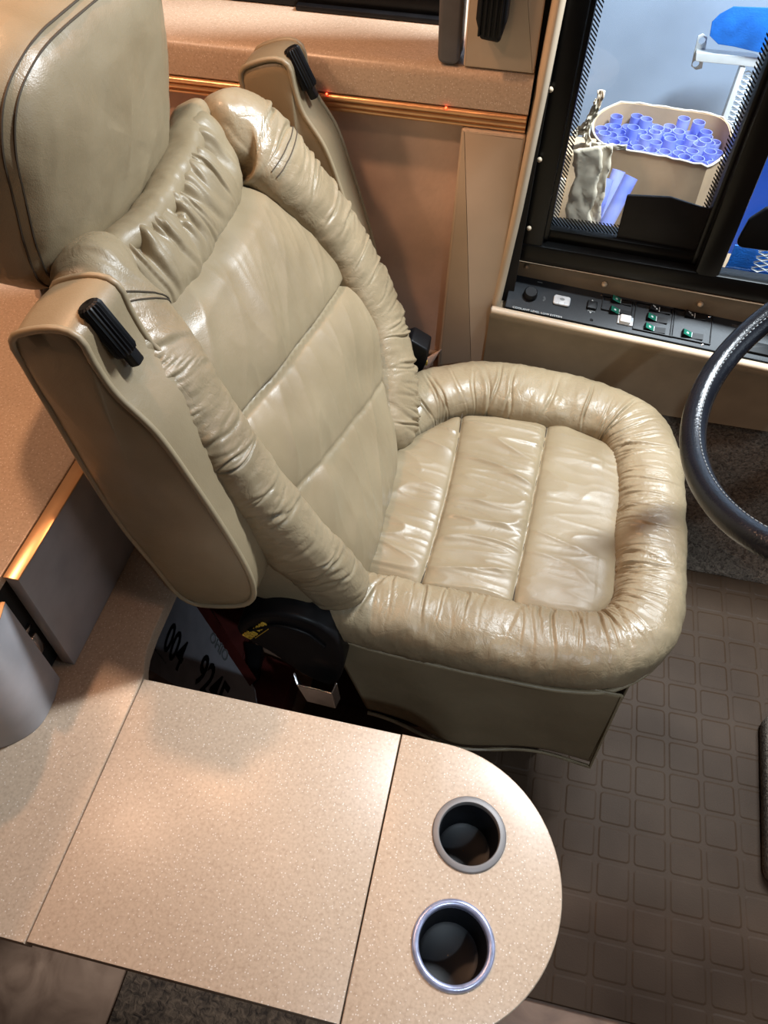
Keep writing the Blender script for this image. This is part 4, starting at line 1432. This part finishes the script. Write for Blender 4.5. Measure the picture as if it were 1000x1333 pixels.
# adjuster bracket (bent steel)
bm = bmesh.new()
c0 = atz(381, 876, 0.44); c1 = atz(386, 892, 0.43); c2 = atz(432, 903, 0.43); c3 = atz(439, 889, 0.44)
dn = Vector((0.012, -0.005, -0.045))
pr = [c0, c1 + Vector((0, 0, 0)), c2, c3]
rows = [[p for p in pr], [p + (Vector((0.004, 0, 0)) if k < 2 else Vector((-0.006, 0, 0))) + dn for k, p in enumerate(pr)]]
grid_bm(bm, rows)
o = finish('steel_bracket', bm, CHROME, SEAT, False); md = o.modifiers.new('s', 'SOLIDIFY'); md.thickness = 0.004
md = o.modifiers.new('b', 'BEVEL'); md.width = 0.001; md.segments = 2
# window-side black cover and belt
bm = bmesh.new()
prism_bm(bm, round_poly([(-0.24, 0.60), (-0.187, 0.632), (-0.153, 0.614), (-0.155, 0.580), (-0.185, 0.48), (-0.25, 0.46)], 0.006), lambda a, b, d: Vector((a, d, b)), 1.16, 1.205, 0.004)
finish('window_side_recliner_cover', bm, BLACK, SEAT, True, 40)
sb_ = empty('seat_belt', (-0.16, 1.24, 0.40), 'crumpled tan seat belt webbing tucked between the seat and the suede wall', 'seat belt')


def ribbon(name, P3, wv, m, parent, n=30):
    P = catmull(P3, n); bm = bmesh.new()
    grid_bm(bm, [[p + Vector(wv) * s + Vector((0, 0, 0.003 * math.sin(i * 0.9))) for s in (-0.5, -0.25, 0, 0.25, 0.5)] for i, p in enumerate(P)])
    o = finish(name, bm, m, parent); md = o.modifiers.new('s', 'SOLIDIFY'); md.thickness = 0.0025
    return o


ribbon('webbing', [(-0.15, 1.27, 0.52), (-0.165, 1.255, 0.50), (-0.18, 1.25, 0.46), (-0.19, 1.245, 0.42), (-0.17, 1.24, 0.36)], (0.03, 0.012, 0.02), WALLFAB, sb_)
ribbon('webbing', [(-0.15, 1.26, 0.47), (-0.17, 1.23, 0.46), (-0.20, 1.22, 0.44), (-0.24, 1.215, 0.40)], (0.012, 0.0, 0.03), BEIGEP, sb_)
box('yellow_tag', (-0.176, 1.236, 0.508), (-0.162, 1.240, 0.520), plain('yellow_tag', (0.7, 0.42, 0.06), 0.5), sb_, 0.001)

# ================================================================== THINGS IN THE WELL
_t, _p = math.radians(54), math.radians(218)
pn = Vector((math.sin(_t) * math.cos(_p), math.sin(_t) * math.sin(_p), math.cos(_t)))
pP = atz(245, 850, 0.20)


def onplate(px, py):
    r = ray(px, py); return CAM + r * ((pP - CAM).dot(pn) / r.dot(pn))


L0 = onplate(213, 843)
ax = (onplate(325, 890) - onplate(254.7, 792)).normalized()
ay = pn.cross(ax)
pf_o = L0
pfr = frame(pf_o, ax, ay)
LP = empty('licence_plate', (L0.x, L0.y, 0.04), 'dark grey licence plate reading 004 924F with red band in the well', 'licence plate')


def plc(px, py):
    q = onplate(px, py) - pf_o
    return q.dot(ax), q.dot(ay)


corn = [plc(180, 880), plc(330, 960), plc(330, 895), plc(250, 770), plc(222, 752)]
prism('plate_sheet', round_poly([plc(178, 862), (plc(340, 960)), plc(331, 897), plc(252, 782), plc(212, 762)], 0.01), pfr, -0.003, 0.0, PLATE, LP, 0.001)
prism('red_band', [plc(254, 786), plc(262, 776), plc(334, 884), plc(326, 893)], pfr, 0.0, 0.001, REDDARK, LP)
ch = 0.066


def plate_text(s, px, py, size, m, name, sx=1.0):
    u, v = plc(px, py)
    return text(name, s, size, lambda a, b, d: pfr(u + a, v + b, 0.001 + d), m, LP, True, depth=0.0005, sx=sx)


u0, v0 = plc(213, 843); u1, v1 = plc(300, 905)
plate_text('004', 212, 842, 0.098, PLATETXT, 'serial_lettering', 0.58)
plate_text('924F', 253, 885, 0.098, PLATETXT, 'serial_lettering', 0.58)
plate_text('OHIO', 273, 832, 0.030, GREYINK, 'state_lettering', 0.95)
a_ = plc(200, 843); b_ = plc(216, 864)
t_ = Vector((b_[0] - a_[0], b_[1] - a_[1])); nn_ = Vector((-t_.y, t_.x)).normalized() * 0.0015
prism('white_tick', [(a_[0], a_[1]), (b_[0], b_[1]), (b_[0] + nn_.x, b_[1] + nn_.y), (a_[0] + nn_.x, a_[1] + nn_.y)], pfr, 0.0, 0.001, GREYINK, LP)
book = prism('red_folder', round_poly([tuple(atz(x, y, 0.10))[:2] for x, y in ((345, 852), (385, 868), (365, 930), (320, 915))], 0.004), lambda a, b, d: Vector((a, b, d)), 0.0, 0.10, REDDARK, None, 0.003)
tag(book, 'dark red folder standing in the shadowy well beside the black recliner cover', 'folder')
bk2 = prism('red_book', round_poly([tuple(atz(x, y, 0.10))[:2] for x, y in ((262, 770), (330, 770), (322, 850), (316, 862))], 0.004), lambda a, b, d: Vector((a, b, d)), 0.0, 0.10, REDDARK, None, 0.003)
tag(bk2, 'dark red book in the well beside the licence plate, under the armrest', 'book')
gb = prism('grey_pouch', round_poly([tuple(atz(x, y, 0.13))[:2] for x, y in ((318, 835), (342, 840), (336, 876), (326, 885))], 0.004), lambda a, b, d: Vector((a, b, d)), 0.0, 0.13, PLATE, None, 0.003)
gb.data.materials[0] = BLACK; tag(gb, 'slim dark grey pouch wedged upright between the red book and the red folder', 'pouch')

# ================================================================== STEERING WHEEL
SW = empty('steering_wheel', (0.463, 0.75, 1.019), 'black leather steering wheel cut by the right edge, with stitched inner rim', 'steering wheel')
th_ = math.radians(34); RWh = 0.27 - 0.0165
cw_ = Vector((0.463, 0.75, 1.019))
wu = Vector((math.cos(th_), 0, math.sin(th_))); wn_ = Vector((-math.sin(th_), 0, math.cos(th_)))


def WP(a, r, h=0.0): return cw_ + wu * (r * math.cos(a)) + Vector((0, 1, 0)) * (r * math.sin(a)) + wn_ * h


bm = bmesh.new(); rows = []
N = 260
for i in range(N):
    a = 2 * PI * i / N
    r0 = 0.0172
    for a0 in (PI + 0.52, PI - 1.3, 0.5, -0.9 + 0.0):
        dd_ = abs((a - a0 + PI) % (2 * PI) - PI) * RWh
        r0 -= 0.0016 * math.exp(-(dd_ / 0.0016) ** 2)
    row = []
    for k in range(22):
        t = 2 * PI * k / 22
        row.append(WP(a, RWh + r0 * math.cos(t) * 0.95, r0 * math.sin(t) * 1.05))
    rows.append(row)
grid_bm(bm, rows, True, True)
rim_o = finish('wheel_rim', bm, BLKLEATHER, SW)
bm = bmesh.new()
for i in range(230):
    a = 2 * PI * i / 230; t = PI - 0.75
    p0 = WP(a, RWh + 0.0166 * math.cos(t), 0.0180 * math.sin(t)); p1 = WP(a + 0.017, RWh + 0.0166 * math.cos(t), 0.0180 * math.sin(t))
    tube_bm(bm, [p0, p1], 0.0008, 4)
finish('stitching', bm, GREYINK, rim_o)
for a in (0.45, -0.45, PI - 0.0 if False else 2.2, -2.2):
    if abs(a) > 1: continue
    bm = bmesh.new(); tube_bm(bm, [WP(a, 0.06, -0.03), WP(a, 0.16, -0.02), WP(a, RWh, 0)], [0.016, 0.012, 0.010], 10); finish('spoke', bm, BLACK, SW)
bm = bmesh.new(); lathe_bm(bm, [(0.001, 0.01), (0.06, 0.008), (0.075, -0.005), (0.07, -0.045), (0.03, -0.05), (0.025, -0.09)], lambda a, b, d: cw_ + wu * a + Vector((0, 1, 0)) * b + wn_ * d, 32)
finish('hub', bm, BLACK, SW, True, 50)
